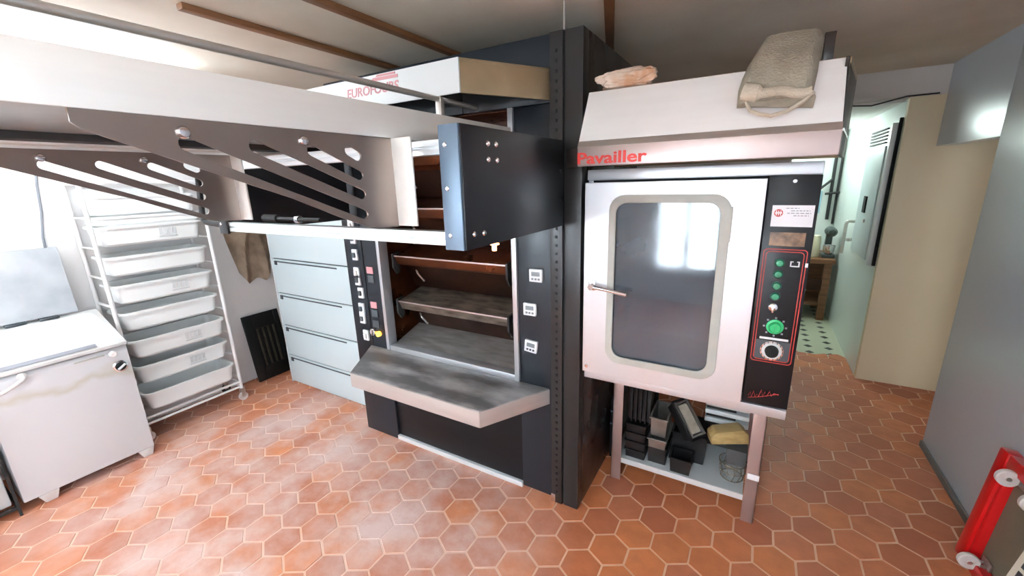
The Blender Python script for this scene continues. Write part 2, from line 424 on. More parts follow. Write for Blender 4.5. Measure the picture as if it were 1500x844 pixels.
bm = NB(); box(bm, XR, XR + .1, -.55, 3.065, -.06, CZ, .002); box(bm, XR, XR + .1, YB - .1, -1.9, -.06, CZ, 0); box(bm, XR, XR + .1, -1.9, -.55, -.06, .85, 0); box(bm, XR, XR + .1, -1.9, -.55, 2.0, CZ, 0); box(bm, XR, XR + .1, 3.065, 3.945, 1.745, CZ, 0)
struct('wall_right', bm, M['wall_blue'])
struct('baseboard_right', B(XR - .012, XR, YB, 3.065, -.004, .035, bev=.002), M['base'])
# back wall and right wall behind the viewer, with two unseen windows added for fill daylight
wx0, wx1, wz0, wz1 = -1.12, -.32, .4, 1.42
def window(n, a0, a1, z0, z1, to, mul):
    bm = NB()
    def bb(p, q, z_0, z_1, d0, d1): 
        if to == 'y': box(bm, p, q, YB - d1, YB - d0, z_0, z_1, .003)
        else: box(bm, XR + d0, XR + d1, p, q, z_0, z_1, .003)
    mid = (a0 + a1) / 2
    for q in ((a0, a0 + .05, z0, z1), (a1 - .05, a1, z0, z1), (a0 + .05, a1 - .05, z0, z0 + .05), (a0 + .05, a1 - .05, z1 - .05, z1), (mid - .02, mid + .02, z0 + .05, z1 - .05)): bb(*q, .02, .07)
    w = struct('window_%d' % n, bm, M['frame_w'])
    bm = NB(); bb(a0 + .04, a1 - .04, z0 + .04, z1 - .04, .044, .05); obj('window_pane', bm, M['win_glass'], w)
    bm = NB(); bb(a0 - .04, a1 + .04, z0 - .03, z0, -.05, .08); obj('window_sill', bm, M['frame_w'], w)
WINS = [(1, wx0, wx1, wz0, wz1, 'y'), (2, -3.2, -1.95, .85, 1.95, 'y'), (3, -1.9, -.55, .85, 2.0, 'x')]  # second and third windows are unseen, added to brighten the room
for q in WINS: window(*q, 1)
bm = NB()
xs = [XL - .1, -3.2, -1.95, wx0, wx1, XR + .1]
box(bm, xs[0], xs[1], YB - .1, YB, -.06, CZ, 0); box(bm, xs[2], xs[3], YB - .1, YB, -.06, CZ, 0); box(bm, xs[4], xs[5], YB - .1, YB, -.06, CZ, 0)
for a0, a1, z0, z1 in ((xs[1], xs[2], .85, 1.95), (wx0, wx1, wz0, wz1)): box(bm, a0, a1, YB - .1, YB, -.06, z0, 0); box(bm, a0, a1, YB - .1, YB, z1, CZ, 0)
struct('wall_back', bm, M['wall'])
# far wall behind the ovens, lintel over the passage
struct('wall_front', B(XL - .1, .2, 3.96, 4.06, -.06, CZ, bev=0), M['wall'])
struct('trim_1', B(.2, 1.3, 3.95, 4.05, 2.07, CZ, bev=.003), M['lintel'])
# beige partition and the pale passage wall behind it
struct('wall_beige', B(.82, 1.4, 3.945, 4.0, -.06, 2.07, bev=.004), M['wall_beige'])
struct('wall_passage', B(.82, .9, 4.0, 6.2, -.06, CZ, bev=.002), M['wall_pale'])
struct('wall_kitchen', B(-1.7, .95, 6.2, 6.3, -.06, CZ, bev=0), M['wall_pale'])
struct('wall_kitchen_left', B(-1.7, -1.6, 4.0, 6.3, -.06, CZ, bev=0), M['wall_pale'])
struct('wall_recess', B(1.35, 1.45, 2.9, 4.0, -.06, CZ, bev=0), M['wall_beige'])
struct('ceiling_kitchen', B(-1.6, .9, 4.06, 6.2, 2.055, 2.1, bev=0), M['wall'])
# ceiling battens
for i, (x, y0, y1, an) in enumerate(((-1.855, .86, 3.2, 0), (-1.42, -.2, 3.6, 0), (-.62, -1.2, 3.9, 17.))):
    mt = Matrix.Translation((x, 1.93, 0)) @ Matrix.Rotation(math.radians(an), 4, 'Z') @ Matrix.Translation((-x, -1.93, 0))
    struct('trim_%d' % (2 + i), B(x - .02, x + .02, y0, y1, CZ - .022, CZ, bev=.003, mtx=mt), M['batten'])

# ------------------------------------------------------------------ lamps
def fluo(x, y0, y1, label, m=M['lamp_on'], CZ=CZ):
    t = thing('ceiling_lamp', label, 'lamp', (x, (y0 + y1) / 2, CZ))
    bm = prism(NB(), [(x - .04, CZ), (x - .028, CZ - .04), (x + .028, CZ - .04), (x + .04, CZ)], 'y', y0, y1, .002)
    obj('housing', bm, M['lamp_body'], t)
    bm = tube(NB(), [(x, y0 + .006, CZ - .085), (x, y0 + .02, CZ - .085), (x, y1 - .02, CZ - .085), (x, y1 - .006, CZ - .085)], .05, 18, rs=[.04, .05, .05, .04])
    obj('diffuser', bm, m, t)
    return t
fluo(-2.74, -.2, 1.17, 'long white fluorescent ceiling lamp glaring above the steel loader at left', M['lamp_left'])
fluo(-.2, -1.9, -.5, 'fluorescent ceiling lamp behind the viewer near the window')
fluo(.2, 4.85, 6.1, 'fluorescent ceiling lamp of the far kitchen beyond the passage', M['lamp_kit'], 2.055)

# ================================================================== DECK OVEN
YF = 1.633
TOP = 2.15
DO = thing('deck_oven', 'tall black deck oven with open baking decks and a floured steel landing shelf', 'oven', (-1.38, 2.0, 0))
XO0, XO1 = -2.14, -.618            # overall
bm = NB()
box(bm, XO1 - .03, XO1, YF + .05, 2.5, .0, TOP, .003)
obj('side_panel', bm, M['black_side'], DO, label='dark brown-black side panel')
bm = NB()
box(bm, XO0, XO0 + .03, YF + .05, 2.5, 0, TOP, .003)
box(bm, XO0 + .03, XO1 - .03, 2.47, 2.5, 0, TOP, .003)
box(bm, XO0 + .03, XO1 - .03, YF + .05, 2.47, TOP - .03, TOP, .003)
obj('casing', bm, M['black'], DO)
# facade
obj('control_panel', B(XO0, -1.853, YF, YF + .05, .0, 1.9, .003), M['slate'], DO)
cp = [o for o in DO.children if o.name.startswith('control_panel')][0]
obj('front_panel', B(-.932, -.757, YF, YF + .05, .015, 1.9, .003), M['slate'], DO)
bm = NB(); box(bm, XO0, -1.2, YF, YF + .05, 1.902, TOP, .003); box(bm, -1.197, -.757, YF, YF + .05, 1.902, TOP, .003)
obj('header_panel', bm, M['slate'], DO)
bm = NB(); box(bm, -1.85, -.935, YF + .012, YF + .05, .03, .62, .003)
obj('lower_panel', bm, M['black'], DO)
bm = NB(); box(bm, -1.855, -.935, YF - .004, YF + .04, .0, .03, .003)
obj('kick_strip', bm, M['alu'], DO, label='pale metal kick strip')
# steel trims around the mouth
bm = NB(); box(bm, -1.853, -1.83, YF - .014, YF + .05, .63, 1.9, .002)
obj('door_jamb', bm, M['steel_door'], DO)
bm = NB(); box(bm, -.957, -.932, YF - .014, YF + .05, .63, 1.9, .002)
obj('door_jamb', bm, M['steel_door'], DO)
obj('sill', B(-1.83, -.957, YF - .008, YF + .05, .628, .66, .003), M['steel_door'], DO)
obj('mouth_ledge', prism(NB(), [(YF + .05, .645), (YF + .05, .66), (1.9, .725), (1.9, .70)], 'x', -1.83, -.957), M['ledge'], DO)
# cavity
bm = NB()
box(bm, -1.9, -1.86, YF + .05, 2.06, .62, 1.92, 0); box(bm, -.93, -.89, YF + .05, 2.06, .62, 1.92, 0)
box(bm, -1.9, -.89, YF + .05, 2.06, 1.9, 1.93, 0)
obj('cavity_wall', bm, M['copper'], DO)
# baking decks
ZD = (.922, 1.197, 1.47, 1.745)
for i, z in enumerate(ZD):
    bm = prism(NB(), [(1.70, z), (1.72, z - .052), (1.80, z - .075), (1.96, z - .06), (1.96, z + .045), (1.90, z + .045)], 'x', -1.80, -1.035, .003)
    d = obj('deck_visor', bm, M['lip'] if i == 0 else M['copper'], DO)
    obj('visor_edge_highlight', B(-1.798, -1.037, 1.696, 1.703, z - .004, z + .004, .001), M['steel_leg'], d)  # pale strip added as the lit upper edge of the visor
    for x in (-1.812, -1.035):
        bm = NB()
        prism(bm, [(1.69, z + .012), (1.69, z - .07), (1.715, z - .11), (1.74, z - .10), (1.75, z + .02)], 'x', x, x + .013, .002)
        cyl(bm, (x - .008, 1.735, z - .02), (1, 0, 0), .016, .03)
        obj('visor_arm', bm, M['rubber'], d)
    zl = ZD[i - 1] + .05 if i else .72
    bm = prism(NB(), [(1.80, z - .07), (1.82, z - .07), (1.91, zl), (1.89, zl)], 'x', -1.83, -.957)
    obj('deck_door', bm, M['copper_dark'], DO)
    bm = NB()
    tube(bm, bend([(-1.76, 1.83, z - .10), (-1.72, 1.80, z - .12), (-1.70, 1.83, z - .17)], .01), .006)
    obj('door_lever', bm, M['steel'], d)
obj('cavity_back', B(-1.86, -.93, 1.97, 2.0, .62, 1.9, 0), M['copper_dark'], DO)
bm = NB(); cyl(bm, (-1.10, 1.70, 1.268), (0, 0, 1), .012, .03); box(bm, -1.118, -1.082, 1.69, 1.72, 1.296, 1.306, .002)
obj('deck_lamp', bm, M['oven_lamp'], DO, label='small glowing lamp inside the oven mouth')
# corner post and perforated rail
bm = NB(); box(bm, -.692, XO1, YF - .012, YF + .05, 0, TOP, .004)
po = obj('corner_post', bm, M['post'], DO)
obj('post_bead', B(-.70, -.694, YF - .004, YF + .04, 0, TOP, 0), M['hole'], po)
bm = NB()
for z0, z1 in ((0, TOP),): box(bm, -.757, -.70, YF - .016, YF + .05, z0, z1, .003)
rail = obj('guide_rail', bm, M['post'], DO)
bm = NB()
z = .06
while z < TOP - .05:
    box(bm, -.734, -.723, YF - .018, YF - .012, z, z + .012, .002); z += .036
h = obj('rail_perforations', bm, M['hole'], rail, label='row of dark holes up the rail'); h['kind'] = 'stuff'
# hood
HZ0, HZ1 = 1.912, 2.028
hp = [(-1.83, 1.30), (-.957, 1.30), (-.762, YF), (-2.03, YF)]
bm = prism(NB(), hp, 'z', HZ1 - .012, HZ1, .002)
hood = obj('hood', bm, M['steel_warm'], DO)
obj('hood_side', prism(NB(), [(-.957, 1.30), (-.762, YF), (-.774, YF), (-.967, 1.31)], 'z', HZ0, HZ1 - .012, .001), M['steel_warm'], hood, label='tarnished golden steel end of the hood')
obj('hood_side', prism(NB(), [(-1.83, 1.30), (-2.03, YF), (-2.018, YF), (-1.82, 1.31)], 'z', HZ0, HZ1 - .012, .001), M['steel_warm'], hood)
ff = obj('hood_front', B(-1.829, -.958, 1.294, 1.302, HZ0, HZ1, .002), M['white_plate'], hood, label='white front plate with faded red lettering')
bm = text_bm('EUROFOURS', .05, .0006, FRONT((-1.548, 1.293, 1.957)), width=.30, height=.036, shear=.12, bold=.001)
obj('lettering', bm, M['faded_red'], ff)
bm = NB(); prism(bm, [(-1.40, 2.004), (-1.385, 2.016), (-1.25, 2.014), (-1.25, 2.003)], 'y', 1.292, 1.294); prism(bm, [(-1.37, 2.018), (-1.36, 2.025), (-1.262, 2.024), (-1.262, 2.017)], 'y', 1.292, 1.294)
obj('logo_bar', bm, M['faded_red'], ff)
# landing shelf
SZ0, SZ1 = .545, .628
sp = [(-1.80, 1.305), (-.957, 1.305), (-.772, YF - .002), (-2.005, YF - .002)]
sh = obj('landing_shelf', prism(NB(), sp, 'z', SZ1 - .012, SZ1, .003), M['shelf'], DO, label='steel landing shelf dusted with flour')
obj('shelf_apron', prism(NB(), [(-1.80, 1.303), (-.957, 1.303), (-.963, 1.313), (-1.793, 1.313)], 'z', SZ0, SZ1 - .006, .001), M['shelf_edge'], sh)
obj('shelf_apron', prism(NB(), [(-.956, 1.304), (-.770, YF - .002), (-.782, YF - .002), (-.964, 1.313)], 'z', SZ0, SZ1 - .006, .001), M['shelf_edge'], sh)
obj('shelf_apron', prism(NB(), [(-1.802, 1.304), (-1.793, 1.313), (-1.995, YF - .002), (-2.007, YF - .002)], 'z', SZ0, SZ1 - .006, .001), M['shelf_edge'], sh)
# controls on the left panel
bm = NB(); box(bm, -1.992, -1.984, YF - .004, YF, .64, 1.88, .001)
obj('panel_seam', bm, M['hole'], cp)
for x, z in ((-2.05, 1.375), (-2.046, 1.30), (-2.046, 1.20), (-2.05, 1.09), (-2.05, 1.045), (-2.035, .965), (-2.046, .865), (-2.048, .80), (-2.035, .69)):
    bm = NB(); box(bm, x - .022, x + .022, YF - .012, YF, z - .033, z + .033, .002)
    s = obj('switch', bm, M['timer'], cp)
    bm = NB(); box(bm, x - .012, x + .010, YF - .022, YF - .012, z - .016, z + .014, .003)
    obj('switch_rocker', bm, M['rackwhite'] if int(z * 100) % 2 else M['gap'], s)
for z in (1.113, .898):
    obj('red_display', B(-1.965, -1.913, YF - .004, YF, z - .02, z + .02, .001), M['faded_red'], cp)
    bm = NB(); box(bm, -1.962, -1.91, YF - .006, YF, z - .075, z - .03, .001)
    obj('controller', bm, M['gap'], cp)
obj('controller', B(-1.962, -1.91, YF - .006, YF, .755, .80, .001), M['gap'], cp)
bm = NB(); cyl(bm, (-1.917, YF, .718), (0, -1, 0), .016, .02); obj('pilot_lamp', bm, M['amber'], cp, label='glowing amber pilot lamp')
bm = NB(); cyl(bm, (-1.957, YF, .727), (0, -1, 0), .022, .024); box(bm, -1.96, -1.954, YF - .03, YF - .022, .708, .746, .001); obj('dial', bm, M['chrome'], cp)
# thin crack lines on the post foot
obj('post_foot', B(-.758, -.735, YF - .02, YF - .012, .0, .05, .001), M['chrome'], po)

# kitchen timers stuck to the front panel
def timer(x, z, lab, rot=0):
    t = thing('kitchen_timer', lab, 'timer', (x, YF, z), 'digital timers on the black oven panel')
    mt = Matrix.Translation((x, YF, z)) @ Matrix.Rotation(rot, 4, 'Y') @ Matrix.Translation((-x, -YF, -z))
    obj('timer_case', box(NB(), x - .033, x + .033, YF - .016, YF, z - .03, z + .03, .004, mt), M['timer'], t)
    obj('display', box(NB(), x - .02, x + .022, YF - .018, YF - .015, z - .002, z + .018, .001, mt), M['lcd'], t)
    for k in range(3):
        obj('button', box(NB(), x - .02 + k * .016, x - .01 + k * .016, YF - .019, YF - .015, z - .02, z - .011, .001, mt), M['darktext'] if rot else M['lcd'], t)
timer(-.832, 1.182, 'white digital kitchen timer, topmost of the three on the oven front')
timer(-.866, 1.017, 'white digital kitchen timer, middle one of the three on the oven front')
timer(-.864, .832, 'tilted white timer with dark print, lowest of the three on the oven front', .1)

# ================================================================== BREAD LOADER
BL = thing('bread_loader', 'steel bread loader with slotted brackets and black side plates before the deck oven', 'loader', (-1.36, 1.0, 1.4))
PZ0, PZ1 = 1.413, 1.752
def side_plate(x, sgn):
    o = obj('side_plate', B(x - .004, x + .004, .93, 1.612, PZ0, PZ1, .001), M['plate'], BL)
    xi = x - sgn * .066
    bm = NB(); box(bm, min(x, xi), max(x, xi), .922, .932, PZ0, PZ1, .002)
    f = obj('plate_flange', bm, M['flange'] if sgn > 0 else M['plate'], o, label='blue-grey front flange' if sgn > 0 else None)
    bm = NB()
    for z in (1.70, 1.585, 1.455): cyl(bm, ((x + xi) / 2 - .012, .924, z), (0, -1, 0), .007, .005, 10)
    obj('flange_bolt', bm, M['chrome'], f)
    for y, z in ((1.056, 1.707), (1.10, 1.707), (1.056, 1.663), (1.104, 1.662), (.968, 1.455), (1.017, 1.453), (1.585, 1.632), (1.585, 1.516)):
        bm = NB(); lathe(bm, [(.0085, 0), (.0085, .003), (.006, .006), (0, .007)], (x + sgn * .004, y, z), (sgn, 0, 0), 12)
        obj('plate_bolt', bm, M['chrome'] if y < 1.5 else M['rubber'], o)
side_plate(-.698, 1)
side_plate(-2.03, -1)
# white aluminium cross rails
def rail_x(z, y):
    bm = prism(NB(), [(y - .018, z + .02), (y - .018, z + .004), (y - .012, z + .002), (y - .012, z - .002), (y - .018, z - .004), (y - .018, z - .02), (y + .018, z - .02), (y + .018, z + .02)], 'x', -1.99, -.764, .0015)
    return obj('cross_rail', bm, M['alu'], BL)
r1 = rail_x(1.443, .95); rail_x(1.697, .95)
obj('rail_cap', B(-2.012, -1.99, .928, .972, 1.42, 1.468, .003), M['rubber'], r1)
# black hook at left end
obj('hook_handle', tube(NB(), bend([(-2.165, .94, 1.66), (-2.205, .94, 1.458), (-2.02, .94, 1.447)], .035), .012, 12), M['rubber'], BL)
# cylinder gripping the rail
bm = NB(); cyl(bm, (-1.84, 1.02, 1.476), (1, 0, 0), .016, .1); cyl(bm, (-1.62, 1.02, 1.474), (1, 0, 0), .014, .03); cyl(bm, (-1.76, 1.02, 1.475), (1, 0, 0), .008, .3)
obj('roller_shaft', bm, M['rubber'], BL)
bm = NB(); cyl(bm, (-1.61, 1.02, 1.474), (1, 0, 0), .0155, .022); obj('shaft_collar', bm, M['chrome'], BL)
# table
XT0, XT1 = -1.70, -.878
TZ0, TZ1 = 1.722, 1.805
TY0, TY1 = -.55, 1.5
obj('table', B(XT0, XT1, TY0, TY1, 1.752, 1.782, .002), M['steel'], BL)
tb = [o for o in BL.children if o.name.startswith('table')][0]
for x in (XT0 - .006, XT1):
    bm = prism(NB(), [(x, TZ0), (x + .006, TZ0), (x + .006, TZ1), (x, TZ1)], 'y', TY0, TY1, .001)
    obj('table_fascia', bm, M['steel_loader'], tb)
bm = NB(); box(bm, -1.62, -1.55, TY0, TY1, 1.733, 1.752, .002)
obj('under_runner', bm, M['rubber'], tb)
bm = NB(); box(bm, -1.69, -1.625, TY0, TY1, 1.728, 1.752, .002)
obj('under_runner', bm, M['steel_loader'], tb)
# slotted brackets
prof = [(.231, 1.721), (.231, 1.702), (.24, 1.694), (.262, 1.685), (.30, 1.671), (.423, 1.625), (.551, 1.578), (.666, 1.527), (.742, 1.497), (.77, 1.489), (.858, 1.485), (.858, 1.721)]
def slot(a, b, w=.0125):
    a, b = Vector((*a, 0)), Vector((*b, 0)); d = (b - a).normalized(); n = Vector((-d.y, d.x, 0)); o = []
    a0 = a + d * w; b0 = b - d * w; t0 = math.atan2(n.y, n.x)
    for k in range(7):
        t = t0 + PI * k / 6; o.append((a0.x + math.cos(t) * w, a0.y + math.sin(t) * w))
    for k in range(7):
        t = t0 + PI + PI * k / 6; o.append((b0.x + math.cos(t) * w, b0.y + math.sin(t) * w))
    return o
slots = [slot((.36, 1.684), (.749, 1.523)), slot((.478, 1.686), (.749, 1.573)), slot((.602, 1.684), (.748, 1.62)), slot((.702, 1.689), (.748, 1.666))]
for x, sg in ((-.874, 1), (-1.70, 1)):
    bm = sheet(prof, slots, .004, EAST((x, 0, 0)))
    k = obj('slotted_bracket', bm, M['bracket'], BL, smooth=False)
    xe = x + sg * .072
    obj('bracket_flange', B(min(x, xe), max(x, xe), .854, .860, 1.487, 1.721, .001), M['steel_loader'], k)
    for y in (.37, .595):
        bm = NB(); lathe(bm, [(.011, 0), (.011, .003), (.008, .008), (0, .01)], (x + sg * .002, y, 1.698), (sg, 0, 0), 14)
        obj('bracket_bolt', bm, M['chrome'], k)
# overhead rod along the table
bm = tube(NB(), [(-1.0, -.55, 1.885), (-1.0, 1.46, 1.885)], .009, 14)
rod = obj('guide_rod', bm, M['steel'], BL)
for y in (1.22, -.42): obj('rod_support', B(-1.012, -.988, y, y + .02, 1.78, 1.892, .003), M['steel'], rod)
bm = NB(); cyl(bm, (-1.03, 1.27, 1.80), (1, 0, 0), .016, .05); box(bm, -1.2, -.98, 1.33, 1.35, 1.783, 1.80, .002); cyl(bm, (-1.04, 1.3, 1.79), (0, 0, 1), .01, .03)
obj('latch', bm, M['chrome'], rod)

# ================================================================== CONVECTION OVEN
YC = 1.66
CO = thing('convection_oven', 'stainless convection oven with a tall glass door and black control panel', 'oven', (-.21, 1.95, .715))
CX0, CX1 = -.606, .172
bm = NB()
box(bm, CX0, CX0 + .02, YC + .01, 2.3, .72, 1.63, .002); box(bm, CX1 - .02, CX1, YC + .01, 2.3, .72, 1.63, .002)
box(bm, CX0 + .02, CX1 - .02, 2.28, 2.3, .72, 1.63, .002); box(bm, CX0 + .02, CX1 - .02, YC + .01, 2.28, .72, .76, .002)
box(bm, CX0 + .02, CX1 - .02, YC + .01, 2.28, 1.592, 1.63, .002); box(bm, .03, CX1 - .02, YC + .03, 2.28, .76, 1.592, .002)
obj('cabinet', bm, M['steel_door'], CO)
obj('top_rail', B(CX0, CX1, YC - .006, YC + .012, 1.594, 1.634, .003), M['steel_door'], CO)
obj('bottom_rail', B(CX0, CX1, YC - .006, YC + .012, .718, .756, .003), M['steel_door'], CO)
obj('door_shadow_gap', B(-.60, .026, YC + .013, YC + .02, 1.578, 1.592, 0), M['hole'], CO)
bm = NB()
box(bm, -.585, -.56, YC + .05, 2.25, .77, 1.58, 0); box(bm, .01, .029, YC + .05, 2.25, .77, 1.58, 0)
box(bm, -.56, .01, 2.22, 2.25, .77, 1.58, 0); box(bm, -.56, .01, YC + .05, 2.22, .765, .775, 0)
for z in (.92, 1.04, 1.16, 1.28, 1.40):
    for x in (-.55, -.02): box(bm, x - .008, x + .01, YC + .08, 2.2, z, z + .008, 0)
obj('cavity', bm, M['cavity'], CO)
# door: steel frame with rounded window
dx0, dx1, dz0, dz1 = -.603, .022, .764, 1.583
gx0, gx1, gz0, gz1 = -.488, -.09, .845, 1.522
bm = sheet([(dx0, dz0), (dx1, dz0), (dx1, dz1), (dx0, dz1)], [rrect(gx0, gx1, gz0, gz1, .05)], .03, FRONT((0, YC - .018, 0)), .002)
dr = obj('door', bm, M['steel_door'], CO, smooth=False)
bm = sheet(rrect(gx0 - .012, gx1 + .016, gz0 - .012, gz1 + .012, .058), [rrect(gx0 + .012, gx1 - .012, gz0 + .014, gz1 - .014, .045)], .006, FRONT((0, YC - .036, 0)), .002)
obj('door_gasket', bm, M['gasket'], dr)
bm = NB()
box(bm, gx1 - .004, gx1 + .022, YC - .042, YC - .032, 1.37, gz1 - .03, .002)
obj('torn_seal', bm, M['gasket'], dr, label='ragged piece of seal at the upper right')
obj('door_glass', sheet(rrect(gx0 - .004, gx1 + .004, gz0 - .004, gz1 + .004, .05), [], .005, FRONT((0, YC - .022, 0)), 0), M['glass'], dr, smooth=False)
bm = NB(); box(bm, -.578, -.548, YC - .052, YC - .03, 1.145, 1.19, .004); tube(bm, [(-.56, YC - .06, 1.163), (-.50, YC - .063, 1.158), (-.412, YC - .066, 1.146)], .009, 12)
cyl(bm, (-.562, YC - .07, 1.163), (0, 1, 0), .013, .03)
obj('door_handle', bm, M['chrome'], dr)
bm = NB(); cyl(bm, (-.585, YC - .035, .79), (0, -1, 0), .008, .006, 12); obj('door_hinge', bm, M['chrome'], dr)
# control panel
cpn = obj('control_panel', B(.028, CX1, YC - .014, YC + .02, .765, 1.592, .003), M['black'], CO)
YP = YC - .014
x0, x1, z0, z1 = .037, .163, .938, 1.352
bm = NB()
for off in (0, .008):
    o_ = rrect(x0 + off, x1 - off, z0 + off, z1 - off, .012); i_ = rrect(x0 + off + .0025, x1 - off - .0025, z0 + off + .0025, z1 - off - .0025, .0105)
    q = sheet(o_, [i_], .001, FRONT((0, YP - .0006, 0)), 0); me = bpy.data.meshes.new('q'); q.to_mesh(me); q.free(); bm.from_mesh(me); bpy.data.meshes.remove(me)
obj('red_border', bm, M['redline'], cpn, smooth=False)
for z in (1.305, 1.266, 1.225, 1.187):
    bm = NB(); lathe(bm, [(.0165, 0), (.0165, .004), (.013, .006)], (.088, YP, z), (0, -1, 0)); k = obj('button_ring', bm, M['gap'], cpn)
    bm = NB(); lathe(bm, [(.0135, .004), (.0135, .012), (.010, .017), (0, .018)], (.088, YP, z), (0, -1, 0)); obj('button', bm, M['green'], k, label='round green push button')
bm = NB(); lathe(bm, [(.014, 0), (.014, .006), (.008, .01)], (.086, YP, 1.147), (0, -1, 0)); k = obj('key_switch', bm, M['chrome'], cpn)
obj('switch_key', B(.083, .089, YP - .016, YP - .009, 1.13, 1.15, .001), M['chrome'], k)
bm = NB(); lathe(bm, [(.027, 0), (.026, .003), (.019, .004), (.018, .018), (.015, .021), (0, .021)], (.1, YP, 1.075), (0, -1, 0)); box(bm, .098, .102, YP - .028, YP - .02, 1.058, 1.094, .001)
obj('selector_knob', bm, M['green_l'], cpn, label='bright green rotary knob')
bm = NB()
for a in range(0, 360, 45):
    x = .1 + .033 * math.sin(math.radians(a)); z = 1.075 + .033 * math.cos(math.radians(a)); box(bm, x - .003, x + .003, YP - .0012, YP, z - .003, z + .003, 0)
obj('knob_scale', bm, M['greytext'], cpn)
obj('white_strip', B(.058, .145, YP - .002, YP, 1.026, 1.034, .0005), M['paperwhite'], cpn)
bm = NB(); box(bm, .048, .152, YP - .0015, YP, .95, 1.022, .001); obj('dial_plate', bm, M['gap'], cpn)
bm = NB(); lathe(bm, [(.036, 0), (.036, .003), (.030, .0035)], (.1, YP - .0015, .985), (0, -1, 0), 32); dl = obj('thermostat_dial', bm, M['chrome'], cpn)
bm = NB(); lathe(bm, [(.031, .003), (.031, .0045), (.026, .0045)], (.1, YP - .0015, .985), (0, -1, 0), 32); obj('dial_scale', bm, M['print'], dl)
bm = NB()
for a in range(0, 360, 24):
    x = .1 + .0335 * math.sin(math.radians(a)); z = .985 + .0335 * math.cos(math.radians(a)); box(bm, x - .0012, x + .0012, YP - .0062, YP - .004, z - .004, z + .004, 0)
obj('dial_ticks', bm, M['darktext'], dl)
bm = NB(); lathe(bm, [(.022, .003), (.020, .02), (.016, .022), (0, .022)], (.1, YP - .0015, .985), (0, -1, 0), 28); box(bm, .097, .103, YP - .03, YP - .02, .968, 1.003, .002); obj('dial_knob', bm, M['hole'], dl)
# pictograms
bm = NB()
for a in ((.118, .122, 1.293, 1.312), (.141, .145, 1.293, 1.312), (.118, .145, 1.293, 1.297), (.118, .127, 1.309, 1.312), (.137, .145, 1.309, 1.312), (.160, .168, 1.294, 1.308)):
    box(bm, a[0], a[1], YP - .0012, YP, a[2], a[3], 0)
obj('pictogram', bm, M['paperwhite'], cpn)
# sticker
st = obj('sticker', B(.047, .163, YP - .0012, YP, 1.427, 1.497, 0), M['paperwhite'], cpn, label='white sticker with a round red logo')
bm = NB(); cyl(bm, (.066, YP - .001, 1.472), (0, -1, 0), .0125, .001, 24, 0); obj('sticker_logo', bm, M['redline'], st)
bm = NB(); box(bm, .056, .076, YP - .0028, YP - .0018, 1.470, 1.4745, 0)
for dx in (-.006, 0, .006): box(bm, .0645 + dx, .0675 + dx, YP - .0028, YP - .0018, 1.464, 1.480, 0)
obj('sticker_logo', bm, M['paperwhite'], st)
bm = NB()
for z, a, b in ((1.486, .086, .122), (1.478, .10, .152), (1.470, .09, .155), (1.462, .108, .15)):
    x = a
    while x < b:
        w_ = random.uniform(.005, .011); box(bm, x, min(x + w_, b), YP - .0022, YP - .0012, z, z + .0028, 0); x += w_ + .003
obj('sticker_text', bm, M['greytext'], st)
obj('rating_plate', B(.05, .15, YP - .0015, YP, 1.362, 1.408, .001), mat('worn_brown_label', (150, 118, 92), .5, var=.9, vscale=30, vrgb=(52, 44, 40)), cpn, label='worn brown rating plate')
bm = NB(); cyl(bm, (.1, YP, 1.574), (0, -1, 0), .007, .004, 12); obj('panel_screw', bm, M['chrome'], cpn)
# red script signature
pts = [(0, .008), (.006, .022), (.010, .004), (.016, .026), (.022, .008), (.028, .018), (.033, .010), (.040, .034), (.046, .012), (.052, .030), (.058, .016), (.066, .034), (.072, .020), (.080, .030), (.094, .028)]
bm = NB(); tube(bm, [(.046 + p[0], YP - .0012, .785 + p[1] * 1.2) for p in pts], .0016, 6); tube(bm, [(.046, YP - .0012, .786), (.08, YP - .0012, .796), (.14, YP - .0012, .822)], .0012, 6)
obj('script_lettering', bm, M['redline'], cpn, label='red script signature')
for x, y in ((-.53, 1.99), (.11, 1.99), (-.53, 2.25), (.11, 2.25)):
    bm = NB(); cyl(bm, (x, y, .70), (0, 0, 1), .018, .02); obj('foot', bm, M['rubber'], CO)

# ------------------------------------------------------------------ extractor hood over it
EH = thing('extractor_hood', 'sloping stainless extractor hood with red lettering over the convection oven', 'hood', (-.2, 1.75, 1.645))
fx0, fx1, bx0, bx1 = -.602, .187, -.604, .262
yl = 1.53
obj('hood_lip', prism(NB(), [(fx0, yl), (fx1, yl), (.193, yl + .03), (fx0, yl + .03)], 'z', 1.646, 1.716, .003), M['steel_leg'], EH)
lip = [o for o in EH.children][0]
bm = text_bm('Pavailler', .05, .0008, FRONT((-.601, yl - .001, 1.653)), width=.255, height=.042, bold=.0012)
obj('lettering', bm, M['red_text'], lip, label='red brand lettering')
obj('lip_end', prism(NB(), [(-.685, 1.615), (-.603, yl), (-.603, yl + .06), (-.66, 1.618)], 'z', 1.646, 1.714, .002), mat('brown_end', (74, 64, 60), .45, .4), EH)
bm = NB()
prism(bm, [(yl, 1.713), (yl + .012, 1.713), (1.657, 1.921), (1.645, 1.921)], 'x', fx0, .186, .001)
obj('sloping_front', bm, M['steel_hood'], EH)
obj('slope_border', prism(NB(), [(yl - .002, 1.714), (yl + .012, 1.714), (yl + .024, 1.736), (yl + .0105, 1.736)], 'x', fx0, .187, .001), M['steel'], EH)
obj('hood_top', prism(NB(), [(-.602, 1.645), (.196, 1.645), (bx1, 2.0), (-.602, 2.0)], 'z', 1.905, 1.922, .002), M['steel_warm'], EH)
bm = NB()
